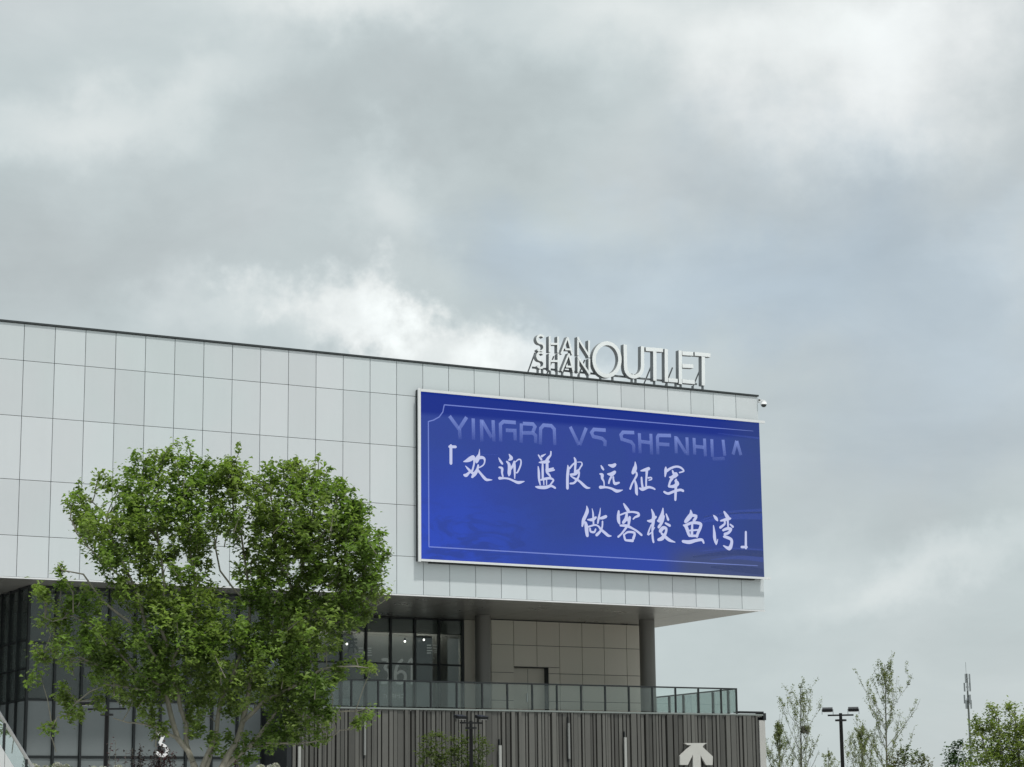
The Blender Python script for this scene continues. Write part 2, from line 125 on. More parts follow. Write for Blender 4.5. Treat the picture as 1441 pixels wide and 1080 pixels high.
ROOF=[[[[-10.879,22.321,0.095],[-10.91,22.358,0.095],[-10.95,22.383,0.095],[-10.998,22.395,0.095],[-11.048,22.391,0.095],[-11.097,22.373,0.095],[-11.141,22.342,0.095],[-11.175,22.301,0.095],[-11.196,22.253,0.095],[-11.205,22.201,0.095],[-11.192,22.135,0.095],[-11.156,22.082,0.095],[-11.1,22.049,0.095],[-11.034,22.042,0.095],[-10.967,22.035,0.095],[-10.912,22.002,0.095],[-10.875,21.949,0.095],[-10.863,21.882,0.095],[-10.871,21.831,0.095],[-10.893,21.783,0.095],[-10.927,21.742,0.095],[-10.97,21.711,0.095],[-11.019,21.693,0.095],[-11.069,21.69,0.095],[-11.117,21.701,0.095],[-11.157,21.727,0.095],[-11.188,21.764,0.095]]],[[[-10.585,22.39,0.089],[-10.597,21.689,0.089]],[[-10.172,22.416,0.089],[-10.184,21.708,0.089]],[[-10.547,22.06,0.089],[-10.222,22.086,0.089]]],[[[-9.693,22.434,0.083],[-10.026,21.666,0.083]],[[-9.693,22.434,0.083],[-9.464,21.676,0.083]],[[-9.831,21.891,0.083],[-9.537,21.908,0.083]]],[[[-9.169,22.499,0.089],[-9.185,21.674,0.089]],[[-8.623,22.395,0.089],[-8.639,21.64,0.089]],[[-9.171,22.428,0.089],[-8.638,21.711,0.089]]],[[[-10.891,21.566,0.095],[-10.922,21.602,0.095],[-10.962,21.626,0.095],[-11.01,21.637,0.095],[-11.06,21.633,0.095],[-11.109,21.616,0.095],[-11.152,21.586,0.095],[-11.186,21.547,0.095],[-11.208,21.501,0.095],[-11.216,21.452,0.095],[-11.204,21.388,0.095],[-11.167,21.337,0.095],[-11.111,21.306,0.095],[-11.045,21.299,0.095],[-10.979,21.292,0.095],[-10.923,21.261,0.095],[-10.887,21.21,0.095],[-10.874,21.146,0.095],[-10.882,21.097,0.095],[-10.904,21.051,0.095],[-10.938,21.012,0.095],[-10.982,20.982,0.095],[-11.03,20.965,0.095],[-11.08,20.962,0.095],[-11.128,20.973,0.095],[-11.169,20.997,0.095],[-11.199,21.033,0.095]]],[[[-10.598,21.627,0.089],[-10.61,20.895,0.089]],[[-10.166,21.667,0.089],[-10.179,20.906,0.089]],[[-10.559,21.307,0.089],[-10.216,21.333,0.089]]],[[[-9.642,21.716,0.083],[-10.008,20.907,0.083]],[[-9.642,21.716,0.083],[-9.424,20.903,0.083]],[[-9.803,21.131,0.083],[-9.493,21.151,0.083]]],[[[-9.17,21.633,0.089],[-9.184,20.924,0.089]],[[-8.624,21.584,0.089],[-8.639,20.873,0.089]],[[-9.171,21.576,0.089],[-8.638,20.916,0.089]]],[[[-7.716,22.362,0.173],[-7.819,22.343,0.173],[-7.92,22.306,0.173],[-8.017,22.253,0.173],[-8.106,22.185,0.173],[-8.186,22.104,0.173],[-8.255,22.01,0.173],[-8.311,21.908,0.173],[-8.352,21.799,0.173],[-8.379,21.686,0.173],[-8.389,21.572,0.173],[-8.383,21.459,0.173],[-8.362,21.35,0.173],[-8.325,21.249,0.173],[-8.273,21.157,0.173],[-8.208,21.076,0.173],[-8.132,21.009,0.173],[-8.045,20.958,0.173],[-7.951,20.922,0.173],[-7.851,20.905,0.173],[-7.749,20.905,0.173],[-7.646,20.923,0.173],[-7.544,20.959,0.173],[-7.448,21.011,0.173],[-7.358,21.078,0.173],[-7.277,21.159,0.173],[-7.208,21.252,0.173],[-7.151,21.355,0.173],[-7.109,21.464,0.173],[-7.082,21.578,0.173],[-7.071,21.693,0.173],[-7.076,21.807,0.173],[-7.098,21.916,0.173],[-7.135,22.018,0.173],[-7.187,22.111,0.173],[-7.253,22.192,0.173],[-7.33,22.259,0.173],[-7.417,22.311,0.173],[-7.512,22.345,0.173],[-7.613,22.362,0.173],[-7.716,22.362,0.173]]],[[[-6.785,22.391,0.172],[-6.789,21.481,0.172],[-6.787,21.382,0.172],[-6.775,21.272,0.172],[-6.735,21.172,0.172],[-6.668,21.089,0.172],[-6.58,21.028,0.172],[-6.477,20.995,0.172],[-6.365,20.99,0.172],[-6.252,21.014,0.172],[-6.146,21.067,0.172],[-6.054,21.143,0.172],[-5.982,21.239,0.172],[-5.936,21.347,0.172],[-5.918,21.46,0.172],[-5.912,21.56,0.172],[-5.89,22.394,0.172]]],[[[-5.728,22.292,0.172],[-4.826,22.321,0.172]],[[-5.261,22.22,0.172],[-5.29,20.902,0.172]]],[[[-4.658,22.393,0.172],[-4.689,20.905,0.172]],[[-4.582,20.997,0.172],[-4.098,21.006,0.172]]],[[[-3.919,22.396,0.172],[-3.954,20.868,0.172]],[[-3.817,22.281,0.172],[-3.237,22.302,0.172]],[[-3.835,21.709,0.172],[-3.248,21.735,0.172]],[[-3.857,21.011,0.172],[-3.2,21.018,0.172]]],[[[-3.158,22.316,0.172],[-2.31,22.327,0.172]],[[-2.708,22.223,0.172],[-2.745,20.906,0.172]]]]
ARROW=[[-4.55,5.15],[-3.38,5.16],[-3.56,5.08],[-3.62,4.99],[-3.11,4.59],[-3.14,4.23],[-3.47,4.23],[-3.74,4.64],[-3.76,3.94],[-4.15,3.94],[-4.13,4.66],[-4.4,4.23],[-4.79,4.23],[-4.78,4.61],[-4.21,5.06],[-4.38,5.06]]
NUM=[[[[-13.946,9.16,0.132],[-13.652,9.126,0.132],[-13.828,8.793,0.132],[-13.652,8.639,0.132],[-13.623,8.376,0.132],[-13.77,8.162,0.132],[-13.975,8.131,0.108]]],[[[-12.974,9.159,0.132],[-13.21,8.915,0.144],[-13.311,8.542,0.144],[-13.27,8.225,0.144],[-13.034,8.135,0.144],[-12.827,8.288,0.144],[-12.838,8.553,0.144],[-13.033,8.654,0.12],[-13.228,8.544,0.108]]],[[[-12.677,9.034,0.072],[-12.481,9.156,0.132],[-12.484,8.136,0.144]]],[[[-12.052,9.237,0.054],[-12.103,9.223,0.054],[-12.14,9.189,0.054],[-12.154,9.143,0.054],[-12.14,9.098,0.054],[-12.103,9.066,0.054],[-12.052,9.055,0.054],[-12.002,9.069,0.054],[-11.964,9.103,0.054],[-11.951,9.149,0.054],[-11.964,9.194,0.054],[-12.001,9.226,0.054],[-12.052,9.237,0.054]]]]
SMALL=[[[-13.476,7.615,0.048],[-13.359,7.617,0.048]],[[-13.465,7.51,0.048],[-13.359,7.512,0.048]],[[-13.3,7.634,0.048],[-13.3,7.46,0.048]],[[-13.229,7.567,0.048],[-13.135,7.569,0.048]],[[-13.094,7.638,0.048],[-13.094,7.464,0.048]],[[-13.005,7.624,0.048],[-12.887,7.626,0.048]],[[-13.005,7.492,0.048],[-12.876,7.494,0.048]],[[-13.887,7.607,0.036],[-13.77,7.609,0.036]],[[-13.857,7.529,0.036],[-13.857,7.45,0.036]],[[-13.74,7.584,0.036],[-13.74,7.452,0.036]]]
BAN=[[[-11.895,9.829,0.054],[-11.685,9.835,0.054]],[[-11.895,9.711,0.054],[-11.656,9.718,0.054]],[[-11.896,9.589,0.054],[-11.627,9.596,0.054]],[[-11.896,9.482,0.054],[-11.687,9.488,0.054]],[[-11.596,9.837,0.06],[-11.386,9.833,0.06]],[[-11.596,9.72,0.048],[-11.386,9.683,0.06]],[[-11.579,9.571,0.048],[-11.387,9.603,0.054]],[[-11.537,9.492,0.048],[-11.387,9.523,0.054]],[[-11.598,9.277,0.036],[-11.508,9.253,0.036]]]
POST=[[[-15.51,10.563,0.072],[-15.248,10.282,0.096]],[[-15.796,9.95,0.072],[-15.392,9.988,0.108]],[[-15.652,9.981,0.084],[-15.794,9.453,0.084]],[[-15.738,9.795,0.072],[-15.38,9.831,0.084]],[[-15.537,10.037,0.072],[-15.535,9.408,0.084]],[[-15.679,9.613,0.06],[-15.362,9.648,0.072]],[[-15.507,9.749,0.084],[-15.304,9.466,0.096]]]
POSTW=[[[-15.275,9.598,0.054],[-15.073,9.615,0.054]],[[-15.304,9.466,0.048],[-15.072,9.473,0.048]],[[-15.303,9.335,0.048],[-15.072,9.342,0.048]],[[-14.87,9.61,0.054],[-14.655,9.616,0.054]],[[-14.84,9.506,0.042],[-14.666,9.511,0.042]],[[-14.869,9.416,0.042],[-14.654,9.422,0.042]],[[-14.869,9.295,0.054],[-14.637,9.301,0.054]]]
THREE=[[[-27.259,5.391,0.116],[-26.947,5.395,0.116],[-27.107,5.022,0.116],[-26.913,4.942,0.116],[-26.804,4.784,0.126],[-26.858,4.617,0.126],[-27.05,4.57,0.126],[-27.235,4.691,0.116]]]
MAIN={"fr":[-41.88,-41.38,-0.3636],"blobs":[[-2.35,7.7,0.25,0.22],[-1.93,8.06,0.17,0.17],[-1.56,7.9,0.17,0.14],[-2.48,7.43,0.11,0.19],[-1.24,8.38,0.25,0.22],[-0.88,8.46,0.22,0.22],[-0.78,8.59,0.1,0.1],[-0.42,8.5,0.12,0.11],[-0.32,8.3,0.35,0.28],[-0.08,8.2,0.28,0.28],[0.24,8.31,0.21,0.22],[0.53,8.48,0.21,0.18],[0.39,8.3,0.28,0.25],[0.68,8.1,0.25,0.22],[1.14,8.25,0.25,0.22],[1.43,8.43,0.14,0.1],[1.65,8.51,0.04,0.04],[1.58,8.23,0.25,0.19],[1.88,8.22,0.21,0.17],[2.07,8.13,0.17,0.17],[2.45,8.01,0.11,0.12],[2.3,7.87,0.28,0.25],[2.84,7.53,0.19,0.18],[2.76,7.4,0.17,0.17],[3.21,7.04,0.08,0.08],[3.16,6.8,0.14,0.12],[3.24,6.65,0.07,0.07],[3.2,6.15,0.21,0.25],[3.04,6.3,0.25,0.28],[2.6,7.28,0.28,0.42],[-1.74,7.18,0.62,0.69],[-1.23,7.71,0.69,0.62],[-0.69,7.45,0.83,0.76],[-0.03,7.52,0.69,0.69],[0.64,7.59,0.48,0.48],[-1.4,6.52,0.55,0.55],[-0.67,6.53,0.62,0.48],[-1.93,6.91,0.3,0.39],[-2.27,7.24,0.14,0.25],[0.91,6.67,0.48,0.62],[1.51,7.6,0.69,0.62],[1.98,7.34,0.83,0.69],[2.32,6.81,0.76,0.69],[1.58,6.67,0.62,0.62],[2.79,6.68,0.39,0.55],[2.26,6.15,0.76,0.42],[1.26,6.01,0.55,0.39],[-0.14,6.27,0.35,0.42],[-1.19,5.94,0.55,0.35],[2.79,6.02,0.42,0.35],[0.13,5.55,1.11,0.48],[1.2,5.36,0.83,0.62],[1.99,5.36,0.69,0.53],[2.53,5.6,0.48,0.35],[-0.52,5.29,0.83,0.62],[0.41,4.78,0.69,0.5],[1.33,4.71,0.62,0.55],[1.8,4.39,0.42,0.44],[-0.38,4.58,0.69,0.48],[0.88,4.13,0.55,0.42],[0.16,4.0,0.48,0.35],[-3.04,6.01,0.11,0.12],[-2.71,6.39,0.08,0.07],[-2.6,6.1,0.08,0.06],[-2.96,5.93,0.1,0.08],[-3.01,5.47,0.1,0.1],[-2.78,5.42,0.07,0.06],[-2.58,5.44,0.08,0.07],[-2.62,5.74,0.3,0.17],[-2.23,5.74,0.35,0.25],[-2.36,5.01,0.47,0.36],[-1.95,5.16,0.35,0.35],[-3.12,4.45,0.15,0.15],[-3.08,4.87,0.11,0.07],[-2.88,4.82,0.11,0.06],[-2.6,4.19,0.12,0.21],[-2.47,4.01,0.11,0.11],[-2.33,3.8,0.17,0.19],[-1.65,5.05,0.3,0.35],[-1.75,4.48,0.33,0.33],[-2.07,4.65,0.28,0.22],[-1.34,4.16,0.25,0.22],[-1.16,4.78,0.42,0.42],[-1.96,4.02,0.12,0.17],[-1.04,3.85,0.17,0.3],[-0.86,3.47,0.18,0.14],[-0.87,4.33,0.35,0.35],[-2.81,3.52,0.12,0.12],[1.53,3.52,0.47,0.28],[1.94,3.69,0.33,0.25],[2.24,3.76,0.21,0.14],[1.15,3.3,0.48,0.19],[0.76,3.04,0.39,0.17],[3.0,3.75,0.15,0.12],[2.8,3.57,0.07,0.07],[2.1,3.29,0.18,0.14],[2.44,4.55,0.28,0.12],[2.77,4.72,0.12,0.11],[3.0,4.53,0.15,0.11],[2.24,4.38,0.21,0.19],[2.29,4.18,0.17,0.14],[3.09,5.64,0.07,0.06],[2.86,5.52,0.11,0.08],[-0.16,3.53,0.19,0.19],[0.3,3.24,0.28,0.21],[-0.04,3.81,0.35,0.28],[2.07,4.0,0.17,0.17],[1.47,4.0,0.35,0.28]],"gaps":[[0.3,6.69,0.24,0.47],[0.3,6.99,0.13,0.29],[-0.95,7.01,0.17,0.15],[-0.78,7.05,0.11,0.18],[-0.44,6.61,0.15,0.24],[-0.77,6.46,0.11,0.24],[-1.22,6.25,0.13,0.11],[-1.62,7.49,0.13,0.11],[-1.92,7.7,0.3,0.22],[-0.49,8.15,0.09,0.07],[-0.84,8.19,0.09,0.07],[1.65,6.5,0.13,0.2],[1.51,6.12,0.09,0.16],[0.51,6.21,0.17,0.2],[2.79,6.33,0.13,0.11],[2.42,6.03,0.11,0.09],[0.71,7.26,0.09,0.22],[0.58,7.72,0.08,0.18],[0.08,7.53,0.08,0.09],[-0.47,7.74,0.08,0.07],[-1.06,7.84,0.08,0.09],[0.77,5.62,0.38,0.15],[-2.12,6.78,0.09,0.15],[-1.39,6.2,0.08,0.16],[-0.08,6.47,0.09,0.15],[0.85,6.4,0.11,0.09],[2.72,6.94,0.08,0.07],[2.32,7.54,0.06,0.15],[0.16,3.68,0.23,0.27],[0.95,3.68,0.26,0.33],[-2.26,4.59,0.19,0.22],[-2.99,5.23,0.26,0.18],[-2.71,4.52,0.26,0.15],[-1.02,7.12,0.11,0.05]],"branches":[[[0.09,1.51,0.121],[0.06,2.15,0.121],[-0.05,2.61,0.108],[-0.2,2.89,0.074],[-0.48,3.32,0.067],[-0.66,3.93,0.061],[-0.75,4.28,0.054],[-0.88,4.76,0.047],[-1.11,5.42,0.04],[-1.32,6.08,0.032],[-1.67,6.75,0.027],[-1.88,7.42,0.02],[-2.28,7.82,0.013]],[[-0.2,2.89,0.067],[-0.33,3.58,0.054],[-0.5,4.17,0.054],[-0.58,4.48,0.051],[-0.61,4.8,0.047],[-0.81,5.29,0.04],[-0.77,6.09,0.034],[-0.88,6.89,0.027],[-0.94,7.83,0.02],[-0.82,8.65,0.011]],[[-0.61,4.8,0.04],[-0.49,5.0,0.034],[-0.33,5.09,0.027],[-0.2,5.55,0.024],[-0.25,6.49,0.024],[-0.36,7.29,0.02],[-0.34,8.38,0.011]],[[0.06,2.15,0.108],[0.02,2.74,0.081],[0.16,3.23,0.061],[0.22,3.38,0.054],[0.3,4.08,0.051],[0.52,4.51,0.047],[0.65,4.89,0.04],[0.72,5.04,0.04],[0.79,5.25,0.04],[0.82,5.82,0.034],[0.71,6.76,0.027],[0.5,7.57,0.022],[0.42,8.52,0.011]],[[0.08,2.15,0.094],[0.31,2.73,0.081],[0.6,3.26,0.074],[0.71,3.64,0.067],[0.84,4.36,0.054],[0.91,4.63,0.054],[1.22,5.13,0.047],[1.39,5.45,0.04],[1.66,5.96,0.034],[1.85,6.77,0.027],[1.98,7.58,0.022],[1.87,8.34,0.011]],[[0.71,3.64,0.054],[1.06,3.98,0.054],[1.41,4.16,0.047],[1.8,4.36,0.04],[2.13,4.56,0.027],[2.47,4.6,0.02],[3.0,4.57,0.011]],[[0.31,2.73,0.067],[0.82,3.16,0.054],[1.15,3.57,0.04],[1.36,3.9,0.034],[1.87,3.7,0.027],[2.34,3.79,0.02],[3.0,3.78,0.011]],[[1.22,5.13,0.04],[1.86,5.56,0.034],[2.39,5.96,0.027],[2.93,6.37,0.02],[3.21,7.12,0.011]],[[1.66,5.96,0.032],[1.31,6.77,0.027],[1.24,7.58,0.022],[1.16,8.33,0.011]],[[1.86,5.56,0.027],[2.39,5.43,0.022],[2.86,5.59,0.016],[3.12,5.73,0.013],[3.47,5.98,0.008]],[[-0.75,4.28,0.04],[-1.29,4.56,0.034],[-1.82,5.16,0.027],[-2.09,5.39,0.022],[-2.42,5.55,0.016],[-2.8,5.47,0.012],[-3.03,5.58,0.008]],[[-0.88,4.76,0.04],[-1.24,5.29,0.034],[-1.57,5.55,0.03],[-1.9,5.82,0.027],[-2.24,6.28,0.02],[-2.64,6.37,0.013],[-2.72,6.48,0.009]],[[-1.29,4.56,0.027],[-1.81,4.57,0.022],[-2.33,4.83,0.017],[-2.72,4.87,0.013],[-3.09,4.96,0.011]],[[-0.48,3.32,0.04],[-1.07,3.58,0.022],[-1.4,3.61,0.016],[-1.66,3.69,0.011]],[[-0.5,4.17,0.04],[-1.35,4.24,0.027],[-1.8,4.3,0.02],[-2.31,3.98,0.013],[-2.43,3.81,0.009]],[[2.17,3.29,0.016],[2.4,3.37,0.013],[2.51,3.46,0.012],[2.67,3.46,0.009]],[[1.15,3.25,0.027],[1.74,3.24,0.019],[2.17,3.29,0.016]],[[-1.32,6.08,0.027],[-1.99,6.61,0.02],[-2.39,7.05,0.015],[-2.52,7.35,0.013],[-2.51,7.61,0.011]],[[-2.67,3.08,0.012],[-2.81,3.46,0.012],[-2.71,3.57,0.009]],[[0.82,5.82,0.027],[0.25,6.49,0.022],[0.11,7.3,0.019],[-0.04,8.25,0.011]],[[1.85,6.77,0.027],[2.32,7.31,0.022],[2.45,8.0,0.011]],[[-0.88,6.89,0.024],[-1.22,7.56,0.019],[-1.2,8.44,0.011]],[[2.39,5.96,0.022],[2.72,6.91,0.017],[2.84,7.65,0.011]],[[0.16,3.23,0.054],[-0.02,2.83,0.061],[-0.1,2.41,0.067],[-0.0,1.9,0.081]]]}
BUSH={"fr":[-18.51,-5.88,-0.4735],"blobs":[[-0.99,4.71,0.38,0.38],[-0.59,4.92,0.38,0.27],[0.07,4.76,0.43,0.32],[0.74,4.83,0.38,0.27],[1.13,4.64,0.27,0.32],[-0.73,4.06,0.59,0.48],[0.07,4.05,0.75,0.59],[0.92,4.04,0.43,0.54],[0.06,3.27,1.08,0.59]],"gaps":[],"branches":[[[0.04,-0.22,0.054],[0.06,2.1,0.048],[0.02,4.44,0.027]],[[0.06,2.1,0.032],[-0.73,3.67,0.027],[-0.99,4.58,0.016]],[[0.06,2.36,0.032],[0.81,3.65,0.027],[1.08,4.69,0.016]]]}
GREEN={"fr":[-11.05,-27.66,-0.7125],"blobs":[[-0.17,5.09,0.2,0.13],[0.02,5.0,0.13,0.18],[0.39,5.1,0.07,0.18],[0.53,5.05,0.11,0.18],[-0.63,4.77,0.11,0.18],[-0.36,4.6,0.31,0.27],[0.06,4.55,0.4,0.36],[0.55,4.58,0.31,0.4],[0.84,4.57,0.27,0.36],[-0.59,4.39,0.22,0.22],[-0.29,3.95,0.63,0.49],[0.34,3.83,0.63,0.58],[0.96,3.72,0.67,0.9],[1.42,4.35,0.45,0.45],[-0.02,3.09,1.12,0.67],[0.68,2.45,1.12,0.67]],"gaps":[[-0.53,4.17,0.09,0.13],[-0.31,4.32,0.09,0.07],[0.22,4.76,0.09,0.11],[0.75,4.83,0.07,0.11],[-0.2,3.61,0.07,0.07]],"branches":[[[0.13,0.04,0.09],[0.23,1.82,0.078],[0.14,3.3,0.056],[0.07,4.8,0.022]],[[0.24,2.03,0.056],[-0.22,3.31,0.04],[-0.51,4.6,0.018]],[[0.25,2.24,0.056],[0.64,3.51,0.04],[0.57,5.01,0.016]],[[0.61,3.08,0.04],[1.19,3.93,0.027],[1.43,4.56,0.013]]]}
DARKT={"fr":[-8.27,-22.16,-0.693],"blobs":[[0.02,4.17,0.19,0.15],[0.25,4.24,0.1,0.1],[-0.11,3.94,0.19,0.17],[0.12,3.82,0.29,0.24],[-0.02,3.48,0.34,0.34],[0.51,3.79,0.17,0.15],[0.56,3.47,0.22,0.24],[0.19,3.01,0.54,0.44]],"gaps":[],"branches":[[[-0.0,0.03,0.061],[0.1,2.55,0.049],[0.08,3.94,0.024]],[[0.11,2.78,0.036],[0.5,3.7,0.017]]]}
BROWN={"fr":[-3.92,-14.1,-0.6717],"blobs":[[-0.0,4.3,0.24,0.16],[0.26,4.38,0.16,0.16],[-0.22,4.05,0.33,0.27],[0.46,4.09,0.33,0.24],[0.77,4.08,0.16,0.14],[0.84,3.82,0.19,0.19],[0.1,3.68,0.76,0.44],[0.07,3.08,0.82,0.44]],"gaps":[],"branches":[[[-0.08,-0.27,0.065],[0.07,2.95,0.049],[0.05,4.2,0.022]]]}
LAMPS=[[-8.93,-17.05,-0.6454],[-20.87,-11.86,-0.4817],[-34.47,-13.45,-0.3211]]
BARE=[[[4.88,4.33,-0.628],8.05],[[7.99,1.98,-0.6652],8.95],[[8.08,10.65,-0.618],6.86],[[13.18,10.61,-0.6544],6.57],[[13.64,14.03,-0.6398],5.63]]
TOWER=[[201.17,225.05,-0.701],[29.64,27.41,25.93,24.69,23.09,21.86,13.88]]
STAIR=[[-44.8255,-40.3993,2.8184],[-45.7616,-41.5146,3.6122]]
HYD=[[[-40.23,-25.05,-0.29],[-40.0,-25.12,-0.2942],[-39.61,-25.24,-0.3012],[-39.44,-25.3,-0.3043],[-38.77,-25.51,-0.3165],[-38.26,-25.68,-0.3257],[-35.14,-26.84,-0.3831],[-34.55,-27.08,-0.394]],3.35]
REDS=[[[-41.18,-33.14,-0.318],[-40.82,-33.26,-0.3257],[-40.24,-33.46,-0.338],[-39.99,-33.55,-0.3433],[-39.73,-33.64,-0.3488],[-38.42,-34.14,-0.3768]],[3.93,3.9,3.65,3.53,3.5,3.33]]

# ---------------------------------------------------------------- helpers
def tag(o, label=None, cat=None, group=None, kind=None):
    if label: o['label'] = label
    if cat: o['category'] = cat
    if group: o['group'] = group
    if kind: o['kind'] = kind
    return o
LOC = {}
def empty(name, loc, rz=0, **k):
    o = bpy.data.objects.new(name, None); sc.collection.objects.link(o)
    o.location = loc; o.rotation_euler = (0, 0, rz); o.empty_display_size = 0.3
    LOC[o.name] = Vector(loc)
    return tag(o, **k)
def mesh(name, vs, fs, mat, smooth=False):
    me = bpy.data.meshes.new(name)
    me.from_pydata([tuple(v) for v in vs], [], fs); me.update()
    if mat: me.materials.append(mat)
    if smooth: me.polygons.foreach_set('use_smooth', [True] * len(me.polygons))
    return me
def link(name, me, parent=None, loc=(0, 0, 0)):
    """loc and mesh are in world axes when the parent is unrotated"""
    o = bpy.data.objects.new(name, me); sc.collection.objects.link(o)
    if parent: o.parent = parent
    o.location = loc
    return o
class MB:
    def __init__(s): s.v = []; s.f = []
    def box(s, x0, x1, y0, y1, z0, z1):
        b = len(s.v)
        s.v += [(x0, y0, z0), (x1, y0, z0), (x1, y1, z0), (x0, y1, z0), (x0, y0, z1), (x1, y0, z1), (x1, y1, z1), (x0, y1, z1)]
        s.f += [(b, b + 3, b + 2, b + 1), (b + 4, b + 5, b + 6, b + 7), (b, b + 1, b + 5, b + 4), (b + 1, b + 2, b + 6, b + 5), (b + 2, b + 3, b + 7, b + 6), (b + 3, b, b + 4, b + 7)]
        return s
    def bar(s, a, b_, w, h=None, upv=(0, 0, 1)):
        h = h or w
        a = Vector(a); b_ = Vector(b_); d = (b_ - a).normalized()
        u = Vector(upv)
        if abs(d.dot(u)) > 0.98: u = Vector((0, 1, 0))
        r = d.cross(u).normalized(); u = r.cross(d)
        i = len(s.v)
        for p in (a, b_):
            for sx, sy in ((-1, -1), (1, -1), (1, 1), (-1, 1)):
                s.v.append(tuple(p + r * (w / 2 * sx) + u * (h / 2 * sy)))
        s.f += [(i, i + 1, i + 2, i + 3), (i + 7, i + 6, i + 5, i + 4)]
        for k in range(4):
            s.f.append((i + k, i + 4 + k, i + 4 + (k + 1) % 4, i + (k + 1) % 4))
        return s
    def tube(s, pts, rad, n=8, cap=True):
        pts = [Vector(p) for p in pts]
        if not hasattr(rad, '__len__'): rad = [rad] * len(pts)
        i0 = len(s.v); prev = None
        for k, p in enumerate(pts):
            d = (pts[min(k + 1, len(pts) - 1)] - pts[max(k - 1, 0)]).normalized()
            u = Vector((0, 0, 1)) if abs(d.z) < 0.9 else Vector((1, 0, 0))
            r = d.cross(u).normalized() if prev is None else (prev - d * prev.dot(d)).normalized()
            prev = r; u = r.cross(d)
            for j in range(n):
                a = 2 * math.pi * j / n
                s.v.append(tuple(p + (r * math.cos(a) + u * math.sin(a)) * rad[k]))
        for k in range(len(pts) - 1):
            for j in range(n):
                a = i0 + k * n + j; b = i0 + k * n + (j + 1) % n
                s.f.append((a, b, b + n, a + n))
        if cap:
            s.f.append(tuple(i0 + j for j in range(n))); s.f.append(tuple(i0 + (len(pts) - 1) * n + j for j in reversed(range(n))))
        return s
    def ball(s, c, r, nu=10, nv=6, sz=1.0):
        i0 = len(s.v)
        for a in range(nv + 1):
            t = math.pi * a / nv
            for b in range(nu):
                p = 2 * math.pi * b / nu
                s.v.append((c[0] + r * math.sin(t) * math.cos(p), c[1] + r * math.sin(t) * math.sin(p), c[2] + r * sz * math.cos(t)))
        for a in range(nv):
            for b in range(nu):
                x = i0 + a * nu + b; y = i0 + a * nu + (b + 1) % nu
                s.f.append((x, x + nu, y + nu, y))
        return s
    def build(s, name, mat, parent=None, smooth=False, local=False):
        vs = s.v
        if parent is not None and not local:
            L = LOC[parent.name]; vs = [(a[0] - L.x, a[1] - L.y, a[2] - L.z) for a in vs]
        o = link(name, mesh(name, vs, s.f, mat, smooth), parent)
        if parent is not None: LOC[o.name] = LOC[parent.name]
        return o
def sub(o, parent):
    """make o a sub-part: LOC kept in the frame of the thing"""
    o.parent = parent; return o

def mat(name, color, rough=0.6, metal=0.0, spec=0.5, var=0.0, noise=None, bump=None, trans=None, nvar=0.0):
    """procedural material: colour variation per object (var), noise = (scale, amount), bump = (scale, strength)"""
    m = bpy.data.materials.new(name); m.use_nodes = True
    t = m.node_tree; g = NG(t); bs = t.nodes['Principled BSDF']
    bs.inputs['Roughness'].default_value = rough; bs.inputs['Metallic'].default_value = metal
    bs.inputs['Specular IOR Level'].default_value = spec
    c = (*color, 1)
    oi = None
    tcn = g.n('ShaderNodeTexCoord').outputs['Object']
    geo = g.n('ShaderNodeNewGeometry').outputs['Position']
    val = 1.0
    if var:
        oi = g.n('ShaderNodeObjectInfo').outputs['Random']
        val = g.m('ADD', g.m('MULTIPLY', g.m('SUBTRACT', oi, 0.5), 2 * var), 1.0)
    if noise:
        nz = g.noise(geo, noise[0], 6, 0.6)
        val = g.m('MULTIPLY', g.m('ADD', g.m('MULTIPLY', g.m('SUBTRACT', nz, 0.5), 2 * noise[1]), 1.0), val)
        rr = g.m('ADD', g.m('MULTIPLY', g.m('SUBTRACT', nz, 0.5), 0.25), rough); g.l(rr, bs.inputs['Roughness'])
    if not isinstance(val, float):
        vs = g.v('SCALE', c[:3]); g.l(val, vs.node.inputs['Scale']); g.l(vs, bs.inputs['Base Color'])
    else: bs.inputs['Base Color'].default_value = c
    if bump:
        b = g.n('ShaderNodeBump'); b.inputs['Strength'].default_value = bump[1]; b.inputs['Distance'].default_value = 0.02
        g.l(g.noise(geo, bump[0], 5, 0.6), b.inputs['Height']); g.l(b.outputs[0], bs.inputs['Normal'])
    return m
M = {}
